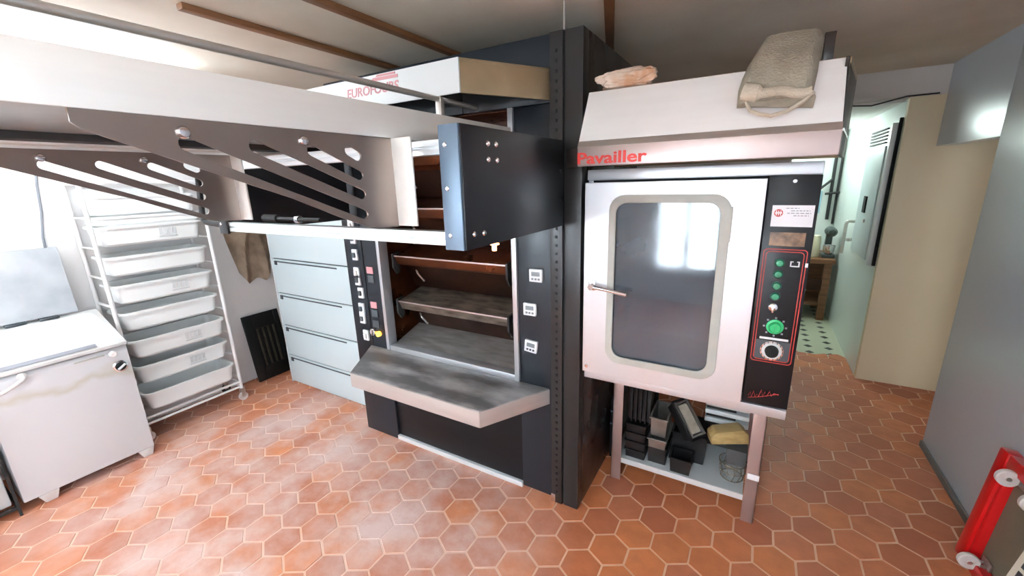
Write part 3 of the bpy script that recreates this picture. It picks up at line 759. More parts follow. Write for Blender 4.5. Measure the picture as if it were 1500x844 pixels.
for zz in ((1.648, 1.712), (1.716, 1.922)):
    vs = [(fx1, yl + .002), (bx1, 2.0), (bx1 - .01, 2.0), (fx1 - .01, yl + .002)] if zz[0] < 1.7 else [(.19, yl + .10), (bx1, 2.0), (bx1 - .01, 2.0), (.18, yl + .10)]
    prism(bm, vs, 'z', zz[0], zz[1], .001)
prism(bm, [(yl + .005, 1.714), (1.65, 1.92), (1.65, 1.714)], 'x', .180, .188)
obj('hood_side', bm, M['black_side'], EH)
obj('side_strip', prism(NB(), [(.190, yl), (.265, 2.0), (.262, 2.0), (.187, yl)], 'z', 1.71, 1.718), M['chrome'], EH)
bm = NB(); prism(bm, [(fx0, 1.56), (.185, 1.56), (.25, 1.99), (fx0, 1.99)], 'z', 1.672, 1.682); obj('hood_underside', bm, M['cavity'], EH)
bm = NB(); box(bm, fx0, bx1, 2.0, 2.01, 1.65, 1.92, 0); obj('hood_back', bm, M['steel_warm'], EH)
obj('flue_tab', B(.135, .165, 1.8, 1.815, 1.922, 2.035, .003), M['black_side'], EH, label='dark upright tab behind the bag')

# ------------------------------------------------------------------ canvas bag on the hood
def slab_cloth(path, x0f, x1f, thick, nx=22, wob=.006, seed=0, frq=9):
    """cloth pad following a (y,z) path; x range per path parameter"""
    bm = NB(); P = [Vector((0, *p)) for p in path]; n = len(P); top = []; bot = []
    for i, p in enumerate(P):
        d = (P[min(i + 1, n - 1)] - P[max(i - 1, 0)]).normalized(); nr = Vector((0, d.z, -d.y))      # left of path
        if nr.y > 0: nr = -nr
        t = i / (n - 1); a, b = x0f(t), x1f(t); rt = []; rb = []
        for j in range(nx + 1):
            s = j / nx; x = a + (b - a) * s
            e = min(1, 7 * min(s, 1 - s) + .2) ** .5 * min(1, 7 * min(t, 1 - t) + .3) ** .5
            w = noise.noise(Vector((x * frq + seed, t * 5, seed))) * wob
            rt.append(bm.verts.new(Vector((x + noise.noise(Vector((t * 9, s * 2, seed))) * wob * .6, p.y, p.z)) + nr * (thick * e + w)))
            rb.append(bm.verts.new(Vector((x, p.y, p.z)) - nr * 0.0))
        top.append(rt); bot.append(rb)
    for g, fl_ in ((top, False), (bot, True)):
        for i in range(n - 1):
            for j in range(nx):
                f = (g[i][j], g[i][j + 1], g[i + 1][j + 1], g[i + 1][j]); bm.faces.new(f[::-1] if fl_ else f)
    for i in range(n - 1):
        bm.faces.new((top[i][0], top[i + 1][0], bot[i + 1][0], bot[i][0])); bm.faces.new((top[i + 1][nx], top[i][nx], bot[i][nx], bot[i + 1][nx]))
    for j in range(nx):
        bm.faces.new((top[0][j + 1], top[0][j], bot[0][j], bot[0][j + 1])); bm.faces.new((top[n - 1][j], top[n - 1][j + 1], bot[n - 1][j + 1], bot[n - 1][j]))
    bmesh.ops.recalc_face_normals(bm, faces=bm.faces)
    return bm
BG = thing('canvas_bag', 'dirty beige canvas bag with a loose strap slumped over the top of the sloping hood', 'bag', (.01, 1.66, 1.92))
path = [(1.572 - .0, 1.802), (1.592, 1.838), (1.615, 1.878), (1.634, 1.912), (1.652, 1.935), (1.675, 1.958), (1.70, 1.978), (1.715, 1.985)]
def sm(a, b, t): return a + (b - a) * t
bm = slab_cloth(path, lambda t: sm(-.085, -.03, max(0, t * 1.25 - .25)), lambda t: sm(.108, .128, t), .05, wob=.010, seed=3)
obj('pouch', bm, M['bag'], BG)
rl = [(x, 1.545 + .004 * math.sin(x * 40), 1.842 - .10 * (x + .075) + .004 * math.sin(x * 60)) for x in [(-.07 + .175 * k / 14) for k in range(15)]]
obj('rolled_hem', tube(NB(), rl, .014, 10, rs=[.026 if k < 4 else .015 for k in range(15)]), M['bag_strap'], BG)
bm = NB(); prism(bm, [(-.082, 1.835), (-.05, 1.80), (.112, 1.782), (.116, 1.812), (.1, 1.838), (-.06, 1.852)], 'y', 1.552, 1.566, .003)
obj('flap', bm, M['bag'], BG)
st_ = [Vector((-.06, 1.545, 1.812)), Vector((-.045, 1.528, 1.785)), Vector((-.02, 1.52, 1.772)), Vector((.01, 1.516, 1.764)), Vector((.05, 1.518, 1.775)), Vector((.085, 1.53, 1.798)), Vector((.108, 1.54, 1.822))]
obj('strap', tube(NB(), st_, .006, 8), M['bag_strap'], BG)

# crumpled paper bag at the left of the hood
bm = NB(); bmesh.ops.create_icosphere(bm, subdivisions=5, radius=1)
for v in bm.verts:
    p = v.co.copy(); n = noise.fractal(p * 1.8 + Vector((4, 1, 2)), .9, 2.1, 4)
    q = Vector((math.copysign(abs(p.x) ** .7, p.x), math.copysign(abs(p.y) ** .8, p.y), math.copysign(abs(p.z) ** .75, p.z))) * (1 + .22 * n)
    v.co = Vector((-.462 + q.x * .104, 1.672 + q.y * .05, max(1.9225, 1.956 + q.z * .034)))
tag(obj('paper_bag', bm, M['paper'], origin=(-.462, 1.665, 1.922)), 'crumpled beige paper bag resting on the left top edge of the sloping hood', 'bag')

# ================================================================== STAND UNDER THE CONVECTION OVEN
ST = thing('oven_stand', 'grey steel stand with one shelf of tins below the convection oven', 'stand', (-.2, 2.1, 0))
sx0, sx1, sy0, sy1 = -.545, .137, 1.932, 2.42
for x in (sx0, sx1 - .052):
    for y in (sy0, sy1 - .045):
        bm = NB(); box(bm, x, x + .052, y, y + .004, 0, .69, .001); box(bm, x + (0 if x < -.3 else .048), x + (.004 if x < -.3 else .052), y, y + .045, 0, .69, .001)
        lg = obj('leg', bm, M['steel_leg'], ST)
        if x > -.3 and y < 2: obj('tape', B(x + .006, x + .054, y - .002, y + .001, .235, .265, .001), M['paperwhite'], lg, label='strip of white tape')
bm = NB(); box(bm, sx0, sx1, sy0, sy0 + .04, .66, .70, .002); box(bm, sx0, sx1, sy1 - .04, sy1, .66, .70, .002)
for x in (sx0, sx1 - .04): box(bm, x, x + .04, sy0 + .04, sy1 - .04, .66, .70, .002)
obj('top_frame', bm, M['steel_leg'], ST)
SH = .14
sf = obj('shelf', B(sx0 + .006, sx1 - .054, sy0 + .005, sy1 - .01, SH - .012, SH, .002), M['tray'], ST)
obj('shelf_lip', B(sx0 + .053, sx1 - .053, sy0 - .001, sy0 + .006, SH - .028, SH + .002, .001), M['alu'], sf)

def loaf_tin(x, y, z, L, W, H, m, lab, rot=(0, 0, 0), taper=.85, group=None, inner=None, name='loaf_tin'):
    """open loaf tin, base centre at origin, long axis x, open to +z"""
    t = thing(name, lab, 'baking tin', (x, y, z), group)
    bm = NB(); th = .003
    def ring(l, w, h): return [bm.verts.new((sx * l / 2, sy * w / 2, h)) for sx, sy in ((-1, -1), (1, -1), (1, 1), (-1, 1))]
    a = ring(L * taper, W * taper, 0); b = ring(L, W, H); c = ring(L + .012, W + .012, H); c2 = ring(L + .012, W + .012, H - .006); d = ring(L - th * 2, W - th * 2, H - .001); e = ring(L * taper - th * 2, W * taper - th * 2, th)
    b2 = ring(L, W, H - .006)
    for p, q in ((a, b2), (b2, c2), (c2, c), (c, d), (d, e)):
        for k in range(4): bm.faces.new((p[k], p[(k + 1) % 4], q[(k + 1) % 4], q[k]))
    bm.faces.new(a[::-1]); bm.faces.new(e); bmesh.ops.delete(bm, geom=b, context='VERTS')
    bmesh.ops.recalc_face_normals(bm, faces=bm.faces)
    R = Euler(rot).to_matrix().to_4x4(); R.translation = Vector((x, y, z))
    for v in bm.verts: v.co = R @ v.co
    obj('tin_wall', bm, m, t, smooth=False)
    if inner:
        bm = NB(); box(bm, -L * .44, L * .44, -W * .42, W * .42, .004, H * .86, .008, R)
        obj('lining', bm, inner, t)
    return t
# left column: flat tins stacked, upright ones on top
zz = SH + .001
gn = 'black loaf tins at the left of the stand'
names = ['bottom', 'second from the bottom', 'third from the bottom', 'top']
for k in range(4):
    loaf_tin(-.428, 2.08, zz, .10, .24, .05, M['tin_black'], 'flat black loaf tin, %s of the stack at the shelf left end' % names[k], group=gn, taper=.97); zz += .0515
for k in range(5):
    xx = -.474 + k * .0232
    t = loaf_tin(xx, 2.08, zz + .125, .225, .20, .019, M['tin_black'], 'thin black tin on edge atop the flat stack, %s from the left' % ['first', 'second', 'third', 'fourth', 'fifth'][k], rot=(0, PI / 2, 0), group='thin black tins standing upright', taper=.97)
# silver tins beside
loaf_tin(-.318, 2.08, SH + .001, .09, .22, .10, M['tin_black'], 'dark square tin under the silver tin at the shelf left', taper=.95)
loaf_tin(-.318, 2.05, SH + .102, .085, .20, .055, M['tin_alu'], 'silver aluminium tin stacked on a dark square tin', taper=.95)
loaf_tin(-.318, 2.06, SH + .158, .08, .18, .11, M['tin_alu'], 'tall dull aluminium tin on the silver tin', taper=.9)
# middle: black tins tumbled
loaf_tin(-.20, 1.993, SH + .001, .10, .10, .085, M['tin_black'], 'small square black tin at the front edge of the shelf', taper=.9)
loaf_tin(-.18, 2.165, SH + .001, .16, .20, .16, M['tin_black'], 'large deep black tin behind the small square tin', taper=.95)
loaf_tin(-.218, 2.05, SH + .235, .195, .095, .06, M['tin_black'], 'black loaf tin tipped forward holding a paper lined tin', rot=(0, .80, -.6), taper=.88)
loaf_tin(-.2105, 2.0447, SH + .244, .168, .076, .055, M['tin_alu'], 'paper lined silver loaf tin lying tilted on the black tins', rot=(0, .80, -.6), inner=M['parch'], taper=.88)
# right: stacked pale trays, block, wood, whisk
for k in range(4):
    z = SH + .232 + k * .045
    tag(obj('baking_tray', B(-.12, .078, 2.12, 2.40, z, z + .024, .004), M['tray'], origin=(-.02, 2.32, z)), 'pale metal tray behind the loaf tins, %s of the four stacked' % ['lowest', 'second from bottom', 'third from bottom', 'uppermost'][k], 'tray', 'pale trays at the back of the stand')
    bm = NB()
    if k < 4: tag(obj('tray_gap_filler', B(-.115, .02, 2.135, 2.38, z - .0205, z - .0005, .001), M['tin_black'], origin=(-.05, 2.32, z - .02)), 'added dark filler in the gap under the %s pale tray' % ['lowest', 'second', 'third', 'uppermost'][k], 'baking tin', 'dark fillers in the gaps between the pale trays')  # dark blocks added to make the gaps between trays read dark
tag(obj('storage_box', B(-.12, .078, 2.275, 2.40, SH + .001, SH + .209, .006), M['grey_blk'], origin=(-.02, 2.32, SH)), 'dull grey box carrying the tray stack at the back of the shelf', 'box')
bm = NB(); box(bm, -.005, .085, 2.0, 2.12, SH + .095, SH + .18, .012)
tag(obj('grey_container', bm, M['grey_blk'], origin=(.04, 2.06, SH + .095)), 'grey container held up over the wire basket at the shelf right end', 'container')
bm = NB()
mw = Matrix.Translation((-.005, 2.06, SH + .189)) @ Matrix.Rotation(-.10, 4, 'Y') @ Matrix.Rotation(.35, 4, 'Z')
prism(bm, [(-.085, 0), (.085, 0), (.085, .05), (.06, .075), (-.06, .062), (-.085, .04)], 'y', -.04, .04, .006, mw)
tag(obj('wooden_block', bm, M['wood_y'], origin=(-.015, 2.06, SH + .186)), 'yellow wooden block resting on the grey container', 'wood')
# wire basket
bm = NB()
for z, r in ((SH + .004, .05), (SH + .045, .058), (SH + .09, .062)):
    tube(bm, [(.03 + r * math.cos(2 * PI * k / 20), 2.05 + r * math.sin(2 * PI * k / 20), z) for k in range(20)], .002, 6, closed=True)
for k in range(12):
    a = 2 * PI * k / 12; tube(bm, [(.03 + .05 * math.cos(a), 2.05 + .05 * math.sin(a), SH + .003), (.03 + .058 * math.cos(a + .25), 2.05 + .058 * math.sin(a + .25), SH + .045), (.03 + .062 * math.cos(a), 2.05 + .062 * math.sin(a), SH + .092)], .0018, 5)
tag(obj('wire_basket', bm, M['wire'], origin=(.03, 2.05, SH)), 'small wire basket under the grey container at the shelf right end', 'basket')
# dark crate beside the stand
bm = NB(); box(bm, -.606, -.55, 2.1, 2.3, .0, .38, .004)
t = thing('crate', 'dark grey plastic crate squeezed between deck oven and stand', 'crate', (-.578, 2.2, 0))
obj('crate_body', bm, M['plate'], t)
bm = NB(); box(bm, -.606, -.55, 2.092, 2.1, .30, .31, .002); box(bm, -.606, -.55, 2.092, 2.1, .22, .23, .002); obj('crate_rib', bm, M['flange'], t)

# ================================================================== DRAWER CABINET
DC = thing('drawer_cabinet', 'pale blue cabinet of five wide flap fronts left of the deck oven', 'cabinet', (-2.7, 2.1, 0))
YD = 1.805
bm = NB(); box(bm, -3.262, -2.16, YD + .022, 2.45, 0, 1.42, .003)
obj('carcass', bm, M['drawer'], DC)
obj('end_panel', B(-3.275, -3.262, YD - .002, 2.45, 0, 1.42, .002), M['alu'], DC)
zs = [(1.072, 1.41), (.792, 1.062), (.52, .782), (.256, .51), (.012, .246)]
for i, (a, b) in enumerate(zs):
    d = obj('flap_front', B(-3.26, -2.16, YD, YD + .02, a, b, .003), M['drawer'], DC)
    if i: obj('finger_groove', B(-3.19, -2.48, YD - .004, YD + .002, b - .022, b - .012, .001), M['gap'], d)
    if i: obj('flap_pin', B(-3.225, -3.195, YD - .006, YD + .002, b - .045, b - .012, .002), M['darktext'], d)
bm = NB()
for i in range(4): box(bm, -3.255, -2.165, YD + .012, YD + .021, zs[i + 1][1], zs[i][0], 0)
obj('shadow_gap', bm, M['gap'], DC)

# ================================================================== DOUGH DIVIDER
DD = thing('dough_divider', 'white enamelled dough divider with floured top and raised lid at the left wall', 'dough divider', (-3.35, .53, 0))
y0, y1 = .25, .803
xf, xb = -3.13, -3.56
bm = NB(); prism(bm, [(xf, .05), (xf, .705), (xf - .012, .725), (xb, .87), (xb, .05)], 'y', y0, y1, .006)
bd = obj('body', bm, M['stained'], DD)
bm = prism(NB(), [(xf + .008, .735), (xf + .008, .755), (xb + .06, .905), (xb + .06, .880)], 'y', y0 - .005, y1 + .005, .006)
tp = obj('top_plate', bm, M['white_body'], DD)
bm = prism(NB(), [(xf + .0, .764), (xf - .02, .772), (xf - .03, .776), (xf - .03, .760)], 'y', y0 + .02, y1 - .12, .001)
obj('top_slot', bm, M['greytext'], tp, label='long grey slot along the front edge')
# flour heap
bm = NB(); n = 26; g = []
for i in range(n + 1):
    r = []
    for j in range(n + 1):
        s, t_ = i / n, j / n; x = sm(xf - .03, xb + .08, s); y = sm(y0 + .01, y1 - .01, t_)
        base = sm(.768, .898, s); e = (min(s, 1 - s) * 4) * (min(t_, 1 - t_) * 6); e = min(1, e)
        r.append(bm.verts.new((x, y, base - .002 + e * (.016 + .016 * noise.noise(Vector((x * 9, y * 9, 1)))))))
    g.append(r)
for i in range(n):
    for j in range(n): bm.faces.new((g[i][j], g[i][j + 1], g[i + 1][j + 1], g[i + 1][j]))
bmesh.ops.recalc_face_normals(bm, faces=bm.faces)
fo = obj('flour_layer', bm, M['flour'], tp, label='thick layer of white flour'); fo['kind'] = 'stuff'
# lid
ml = Matrix.Translation((-3.49, .5, .915)) @ Matrix.Rotation(-.12, 4, 'Y') @ Matrix.Translation((3.49, -.5, -.915))
ld = obj('lid', box(NB(), -3.505, -3.475, .2, .725, .915, 1.305, .006, ml), M['lid'], DD, label='raised lid dusted with flour')
for y in (.30, .43, .56): obj('lid_hinge', B(-3.50, -3.462, y, y + .08, .902, .916, .003), M['gap'], ld)
bm = NB(); cyl(bm, (-3.52, .48, 1.31), (0, 0, 1), .014, .03); obj('lid_knob', bm, M['rubber'], ld)
# handle, slot, knobs
bm = NB(); tube(bm, bend([(xf + .004, .385, .715), (xf + .045, .385, .708), (xf + .05, .31, .67), (xf + .05, .2, .655)], .02), .009, 10); cyl(bm, (xf, .385, .715), (1, 0, 0), .018, .008)
obj('lever_handle', bm, M['rackwhite'], DD)
obj('lever_slot', B(xf - .002, xf + .003, .575, .70, .70, .708, .001), M['gasket'], bd)
bm = NB(); lathe(bm, [(.018, 0), (.018, .012), (.012, .018), (0, .018)], (xf, .735, .70), (1, 0, 0)); obj('round_knob', bm, M['rackwhite'], DD)
bm = NB(); lathe(bm, [(.034, 0), (.034, .006), (.028, .01)], (xf, .752, .617), (1, 0, 0), 24); k = obj('selector_base', bm, M['chrome'], DD)
bm = NB(); lathe(bm, [(.026, .008), (.022, .02), (0, .021)], (xf, .752, .617), (1, 0, 0), 24); obj('selector_knob', bm, M['hole'], k)
bm = NB(); box(bm, xf + .02, xf + .03, .73, .774, .612, .622, .002, Matrix.Translation((0, .752, .617)) @ Matrix.Rotation(.6, 4, 'X') @ Matrix.Translation((0, -.752, -.617))); obj('selector_pointer', bm, M['timer'], k)
for y in (y0 + .10, y1 - .032):
    for x in (xf - .03, xb + .06):
        bm = NB(); prism(bm, [(y - .05, .05), (y + .03, .05), (y + .015, .0), (y - .03, .0)], 'x', x - .03, x + .03, .003); obj('foot', bm, M['wheel'], DD)

# ================================================================== RACK TROLLEY WITH TUBS
RK = thing('rack_trolley', 'white tubular rack trolley filled with plastic tubs against the left wall', 'trolley', (-3.45, 1.12, 0))
rx0, rx1, ry0, ry1 = -3.585, -3.325, .84, 1.436
RT = 1.66
for x in (rx0, rx1):
    for y in (ry0, ry1):
        bm = tube(NB(), [(x, y, .10), (x, y, RT)], .0115, 10); obj('post', bm, M['rackwhite'], RK)
        bm = NB(); cyl(bm, (x - .012, y, .031), (1, 0, 0), .031, .024, 18); k = obj('caster', bm, M['rubber'] if x < -3.4 else M['wheel'], RK)
        bm = NB(); box(bm, x - .018, x - .013, y - .014, y + .014, .03, .085, .002); box(bm, x + .013, x + .018, y - .014, y + .014, .03, .085, .002); box(bm, x - .018, x + .018, y - .014, y + .014, .08, .10, .002); obj('caster_fork', bm, M['steel'], k)
for z in (.115, .155, RT):
    for p, q in (((rx0, ry0), (rx0, ry1)), ((rx1, ry0), (rx1, ry1)), ((rx0, ry0), (rx1, ry0)), ((rx0, ry1), (rx1, ry1))):
        obj('frame_bar', tube(NB(), [(*p, z), (*q, z)], .009, 8), M['rackwhite'], RK)
rims = [1.585, 1.405, 1.222, 1.045, .868, .686, .505, .322]
shifts = [0, 0, 0, 0, 0, .02, 0, .03]
for z in rims:
    for y, s in ((ry0, 1), (ry1, -1)):
        bm = NB(); box(bm, rx0, rx1, y - .004 if s > 0 else y - .006, y + .010 if s > 0 else y + .004, z - .128, z - .12, .001); obj('runner', bm, M['rackwhite'], RK)

def tub_mesh(lx, ly, h, tp_=.9, mark=True):
    """rounded open tub, base centre at origin"""
    bm = NB()
    def ring(sx, sy, z, r): return [bm.verts.new((p[0], p[1], z)) for p in rrect(-sx / 2, sx / 2, -sy / 2, sy / 2, r, 5)]
    R = [ring(lx * tp_ - .02, ly * tp_ - .02, 0, .04), ring(lx * tp_, ly * tp_, .012, .045), ring(lx - .024, ly - .024, h - .014, .05), ring(lx, ly, h - .014, .055), ring(lx, ly, h, .055), ring(lx - .03, ly - .03, h, .045), ring(lx * tp_ - .012, ly * tp_ - .012, .014, .04), ring(lx * tp_ - .03, ly * tp_ - .03, .006, .035)]
    for A, Bq in zip(R, R[1:]):
        n = len(A)
        for k in range(n): bm.faces.new((A[k], A[(k + 1) % n], Bq[(k + 1) % n], Bq[k]))
    bm.faces.new(R[0][::-1]); bm.faces.new(R[-1])
    return bm
ordn = ['topmost', 'second from the top', 'third from the top', 'fourth from the top', 'fifth from the top', 'sixth from the top', 'second from the bottom', 'bottom']
def tub(z, k, proto=None):
    y = (ry0 + ry1) / 2; x = -3.445 + shifts[k]
    lab = 'white plastic dough tub, %s in the wall rack' % ordn[k]
    loc = (x, y, z - .12)
    marked = k in (1, 3, 5, 6)
    t = thing('dough_tub', lab + (', with grey print' if marked else ''), 'tub', loc, 'white tubs in the rack trolley')
    if proto:
        for ch in proto.children:
            c = ch.copy(); COL.objects.link(c); c.parent = t
    else:
        bm = tub_mesh(.262, .562, .12)
        for v in bm.verts: v.co += Vector(loc)
        obj('tub_body', bm, M['tub'], t)
    if marked:
        bm = NB(); xs_ = loc[0] + .124
        mtl = Matrix.Translation((xs_, 0, loc[2] + .055)) @ Matrix.Rotation(.12, 4, 'Y') @ Matrix.Translation((-xs_, 0, -loc[2] - .055))
        for a in range(4): box(bm, xs_, xs_ + .0015, y + .02 + a * .024, y + .036 + a * .024, loc[2] + .045, loc[2] + .085, 0, mtl)
        box(bm, xs_, xs_ + .0015, y + .015, y + .115, loc[2] + .028, loc[2] + .036, 0, mtl)
        obj('printed_mark', bm, M['print'], t, label='grey printed mark')
    return t
pr = None
for k, z in enumerate(rims):
    t = tub(z, k, pr); pr = pr or t
# shallow tray on the second tub
bm = tub_mesh(.262, .55, .058, .96)
for v in bm.verts: v.co += Vector((-3.445, (ry0 + ry1) / 2, 1.4055))
tag(obj('shallow_tray', bm, M['tub'], origin=(-3.445, 1.12, 1.4055)), 'shallow white tray set on the rim of the second tub from the top', 'tray')

# ------------------------------------------------------------------ wall things at left
# jute cloth on a hook
bm = NB(); n = 24; g0 = []; g1 = []
for i in range(n + 1):
    t = i / n; r0 = []; r1 = []
    for j in range(n + 1):
        s = j / n; y = 1.835 + (s - .5) * .34 * (1 + .08 * math.sin(t * 5) - .18 * t * t)
        z = 1.38 - t * (.53 + .02 * math.sin(s * 9) - .09 * max(0, .25 - s) * 4 - .10 * max(0, s - .8) * 5)
        d = .02 + .014 * noise.noise(Vector((s * 5, t * 3, 2))) + .035 * max(0, 1 - abs(s - (.12 + .36 * (1 - t))) * 7) + .035 * max(0, 1 - abs(s - (.6 + .3 * t)) * 7) * (t > .12)
        r0.append(bm.verts.new((XL + .012 + max(d, .004), y, z))); r1.append(bm.verts.new((XL + .006 + max(d, .004) - .004, y, z)))
    g0.append(r0); g1.append(r1)
for i in range(n):
    for j in range(n):
        bm.faces.new((g0[i][j], g0[i][j + 1], g0[i + 1][j + 1], g0[i + 1][j])); bm.faces.new((g1[i][j], g1[i + 1][j], g1[i + 1][j + 1], g1[i][j + 1]))
for i in range(n):
    bm.faces.new((g0[i][0], g0[i + 1][0], g1[i + 1][0], g1[i][0])); bm.faces.new((g0[i + 1][n], g0[i][n], g1[i][n], g1[i + 1][n]))
    bm.faces.new((g0[n][i], g0[n][i + 1], g1[n][i + 1], g1[n][i])); bm.faces.new((g0[0][i + 1], g0[0][i], g1[0][i], g1[0][i + 1]))
bmesh.ops.recalc_face_normals(bm, faces=bm.faces)
CL = thing('jute_sack', 'brown folded jute sack hanging on the left wall beside the cabinet', 'sack', (XL + .03, 1.83, 1.38))
obj('sack_cloth', bm, M['cloth'], CL)
bm = NB(); cyl(bm, (XL - .003, 1.83, 1.375), (1, 0, 0), .008, .08, 12); obj('wall_hook', bm, M['steel'], CL)
# cable on the wall
tag(obj('wall_cable', tube(NB(), [(XL + .01, .745, CZ - .005), (XL + .012, .755, 1.75), (XL + .012, .74, 1.65), (XL + .014, .725, 1.5), (XL + .012, .70, 1.36), (XL + .012, .695, 1.28)], .006, 8), M['cable'], origin=(XL + .01, .74, 1.7)), 'thin grey cable hanging down the left wall above the raised lid', 'cable')
tag(obj('ceiling_cable', tube(NB(), [(-.70, 1.63, CZ - .001), (-.70, 1.63, TOP + .002)], .004, 8), M['steel'], origin=(-.70, 1.63, TOP)), 'thin pale rod from the ceiling to the deck oven corner post', 'rod')
# black grate leaning at the wall
GR = thing('oven_grate', 'black slatted metal grate leaning on the left wall beside the blue cabinet', 'grate', (-3.5, 1.81, 0))
mg = Matrix.Translation((-3.50, 0, 0)) @ Matrix.Rotation(-.17, 4, 'Y') @ Matrix.Translation((3.50, 0, 0))
gy0, gy1 = 1.655, 1.955
bm = NB(); box(bm, -3.512, -3.49, gy0, gy0 + .075, .004, .575, .003, mg); box(bm, -3.512, -3.49, gy1 - .045, gy1, .004, .575, .003, mg); box(bm, -3.512, -3.49, gy0 + .075, gy1 - .045, .45, .575, .003, mg); box(bm, -3.512, -3.49, gy0 + .075, gy1 - .045, .004, .12, .003, mg)
box(bm, -3.513, -3.508, gy0 + .06, gy1 - .03, .1, .47, 0, mg)
obj('grate_frame', bm, M['sack_hole'], GR)
for k in range(4):
    y = gy0 + .09 + k * .045
    obj('slat', box(NB(), -3.508, -3.494, y, y + .016, .115, .455, .003, mg), M['grate_bar'], GR)

# machine at the bottom-left edge
MC = thing('steel_cart', 'dark framed cart with chrome parts left of the white dough divider', 'cart', (-3.35, 0, 0))
bm = NB()
for x in (-3.58, -3.125):
    for y in (-.45, .222): box(bm, x, x + .012, y, y + .012, .0, .62, .002)
for z in (.04, .60):
    for y in (-.45, .222): box(bm, -3.568, -3.125, y, y + .012, z, z + .02, .002)
    for x in (-3.58, -3.125): box(bm, x, x + .012, -.438, .222, z, z + .02, .002)
obj('cart_frame', bm, M['rubber'], MC)
bm = NB(); prism(bm, [(-.41, .065), (.214, .065), (.214, .40), (.10, .50), (-.41, .56)], 'x', -3.5, -3.135, .01); sd = obj('steel_drum', bm, M['tray'], MC)
bm = NB()
for z in (.18, .27, .36): box(bm, -3.134, -3.122, -.40, .195, z, z + .018, .004)
obj('drum_rib', bm, M['steel'], sd)
bm = NB(); cyl(bm, (-3.135, .13, .23), (1, 0, 0), .03, .03); obj('crank_boss', bm, M['rubber'], sd)

# ================================================================== RIGHT SIDE
# red dolly on edge against the blue wall
RD = thing('red_dolly', 'red plastic dolly standing on edge against the right wall, white casters outward', 'dolly', (.93, 1.95, 0))
Rm = Matrix.Translation((.885, 2.18, 0)) @ Matrix.Rotation(math.radians(-172), 4, 'Z') @ Matrix.Identity(4)
# local frame: u along the wall toward the viewer (-Y), v up the lean, w out from the wall (-X)
o_ = Vector((.888, 2.185, .004)); U = Vector((.06, -1, .02)).normalized(); V = Vector((.125, .10, .98)).normalized(); W = U.cross(V).normalized()
if W.x > 0: W = -W
def L3(u, v, w): return o_ + U * u + V * v + W * w
def lbox(bm, u0, u1, v0, v1, w0, w1, bev=.004):
    r = bmesh.ops.create_cube(bm, size=1)
    for vv in r['verts']: vv.co = L3((u0 + u1) / 2 + vv.co.x * (u1 - u0), (v0 + v1) / 2 + vv.co.y * (v1 - v0), (w0 + w1) / 2 + vv.co.z * (w1 - w0))
    bmesh.ops.bevel(bm, geom=list({e for q in r['verts'] for e in q.link_edges}), offset=bev, segments=2, profile=.6, affect='EDGES'); return bm
DW, DH = .40, .51
bm = NB()
lbox(bm, 0, .06, 0, DH, -.06, 0, .012); lbox(bm, DW - .06, DW, 0, DH, -.06, 0, .012); lbox(bm, .06, DW - .06, 0, .05, -.06, -.006, .006); lbox(bm, .06, DW - .06, DH - .055, DH, -.06, -.004, .008)
lbox(bm, .05, .075, .04, DH - .05, -.055, -.012, .004)
bmesh.ops.recalc_face_normals(bm, faces=bm.faces)
fr = obj('frame', bm, M['red'], RD)
bm = NB(); lbox(bm, .06, DW - .06, .05, DH - .055, -.052, -.044, .001); obj('deck_board', bm, M['ply'], RD)
for u in (.125, DW - .125):
    for v in (.05, DH - .07):
        bm = NB(); c = L3(u, v, .012); cyl(bm, c - U * .011, U, .034, .022, 22, .004); k = obj('caster', bm, M['wheel'], RD)
        bm = NB(); cyl(bm, c - U * .013, U, .009, .026, 12); lbox(bm, u - .03, u + .03, v - .03, v + .03, -.044, -.036, .003); lbox(bm, u - .016, u - .0125, v - .012, v + .012, -.04, -.016, .001); lbox(bm, u + .0125, u + .016, v - .012, v + .012, -.04, -.016, .001)
        obj('caster_fork', bm, M['steel'], k)
# cream board in front of it
CB = thing('cream_board', 'cream strip with dark lettering leaning before the red dolly', 'board', (.83, 1.83, 0))
o2 = Vector((.775, 1.70, .0)); U2 = Vector((.25, -1, 0)).normalized(); V2 = Vector((.17, .02, .98)).normalized(); W2 = U2.cross(V2).normalized()
if W2.x > 0: W2 = -W2
def C3(u, v, w): return o2 + U2 * u + V2 * v + W2 * w
bm = NB(); r = bmesh.ops.create_cube(bm, size=1)
for vv in r['verts']: vv.co = C3(.03 + vv.co.x * .06, .30 + vv.co.y * .60, vv.co.z * .014)
bmesh.ops.bevel(bm, geom=list(bm.edges), offset=.002, segments=2, affect='EDGES')
bb = obj('board_panel', bm, M['cream'], CB)
bm = NB()
v = .06
for wl in (.05, .03, .06, .02, .045, .03, .05):
    r = bmesh.ops.create_cube(bm, size=1)
    for vv in r['verts']: vv.co = C3(.03 + vv.co.x * .016, v + wl / 2 + vv.co.y * wl, .0078 + vv.co.z * .001)
    v += wl + .014
obj('lettering', bm, M['darktext'], bb)

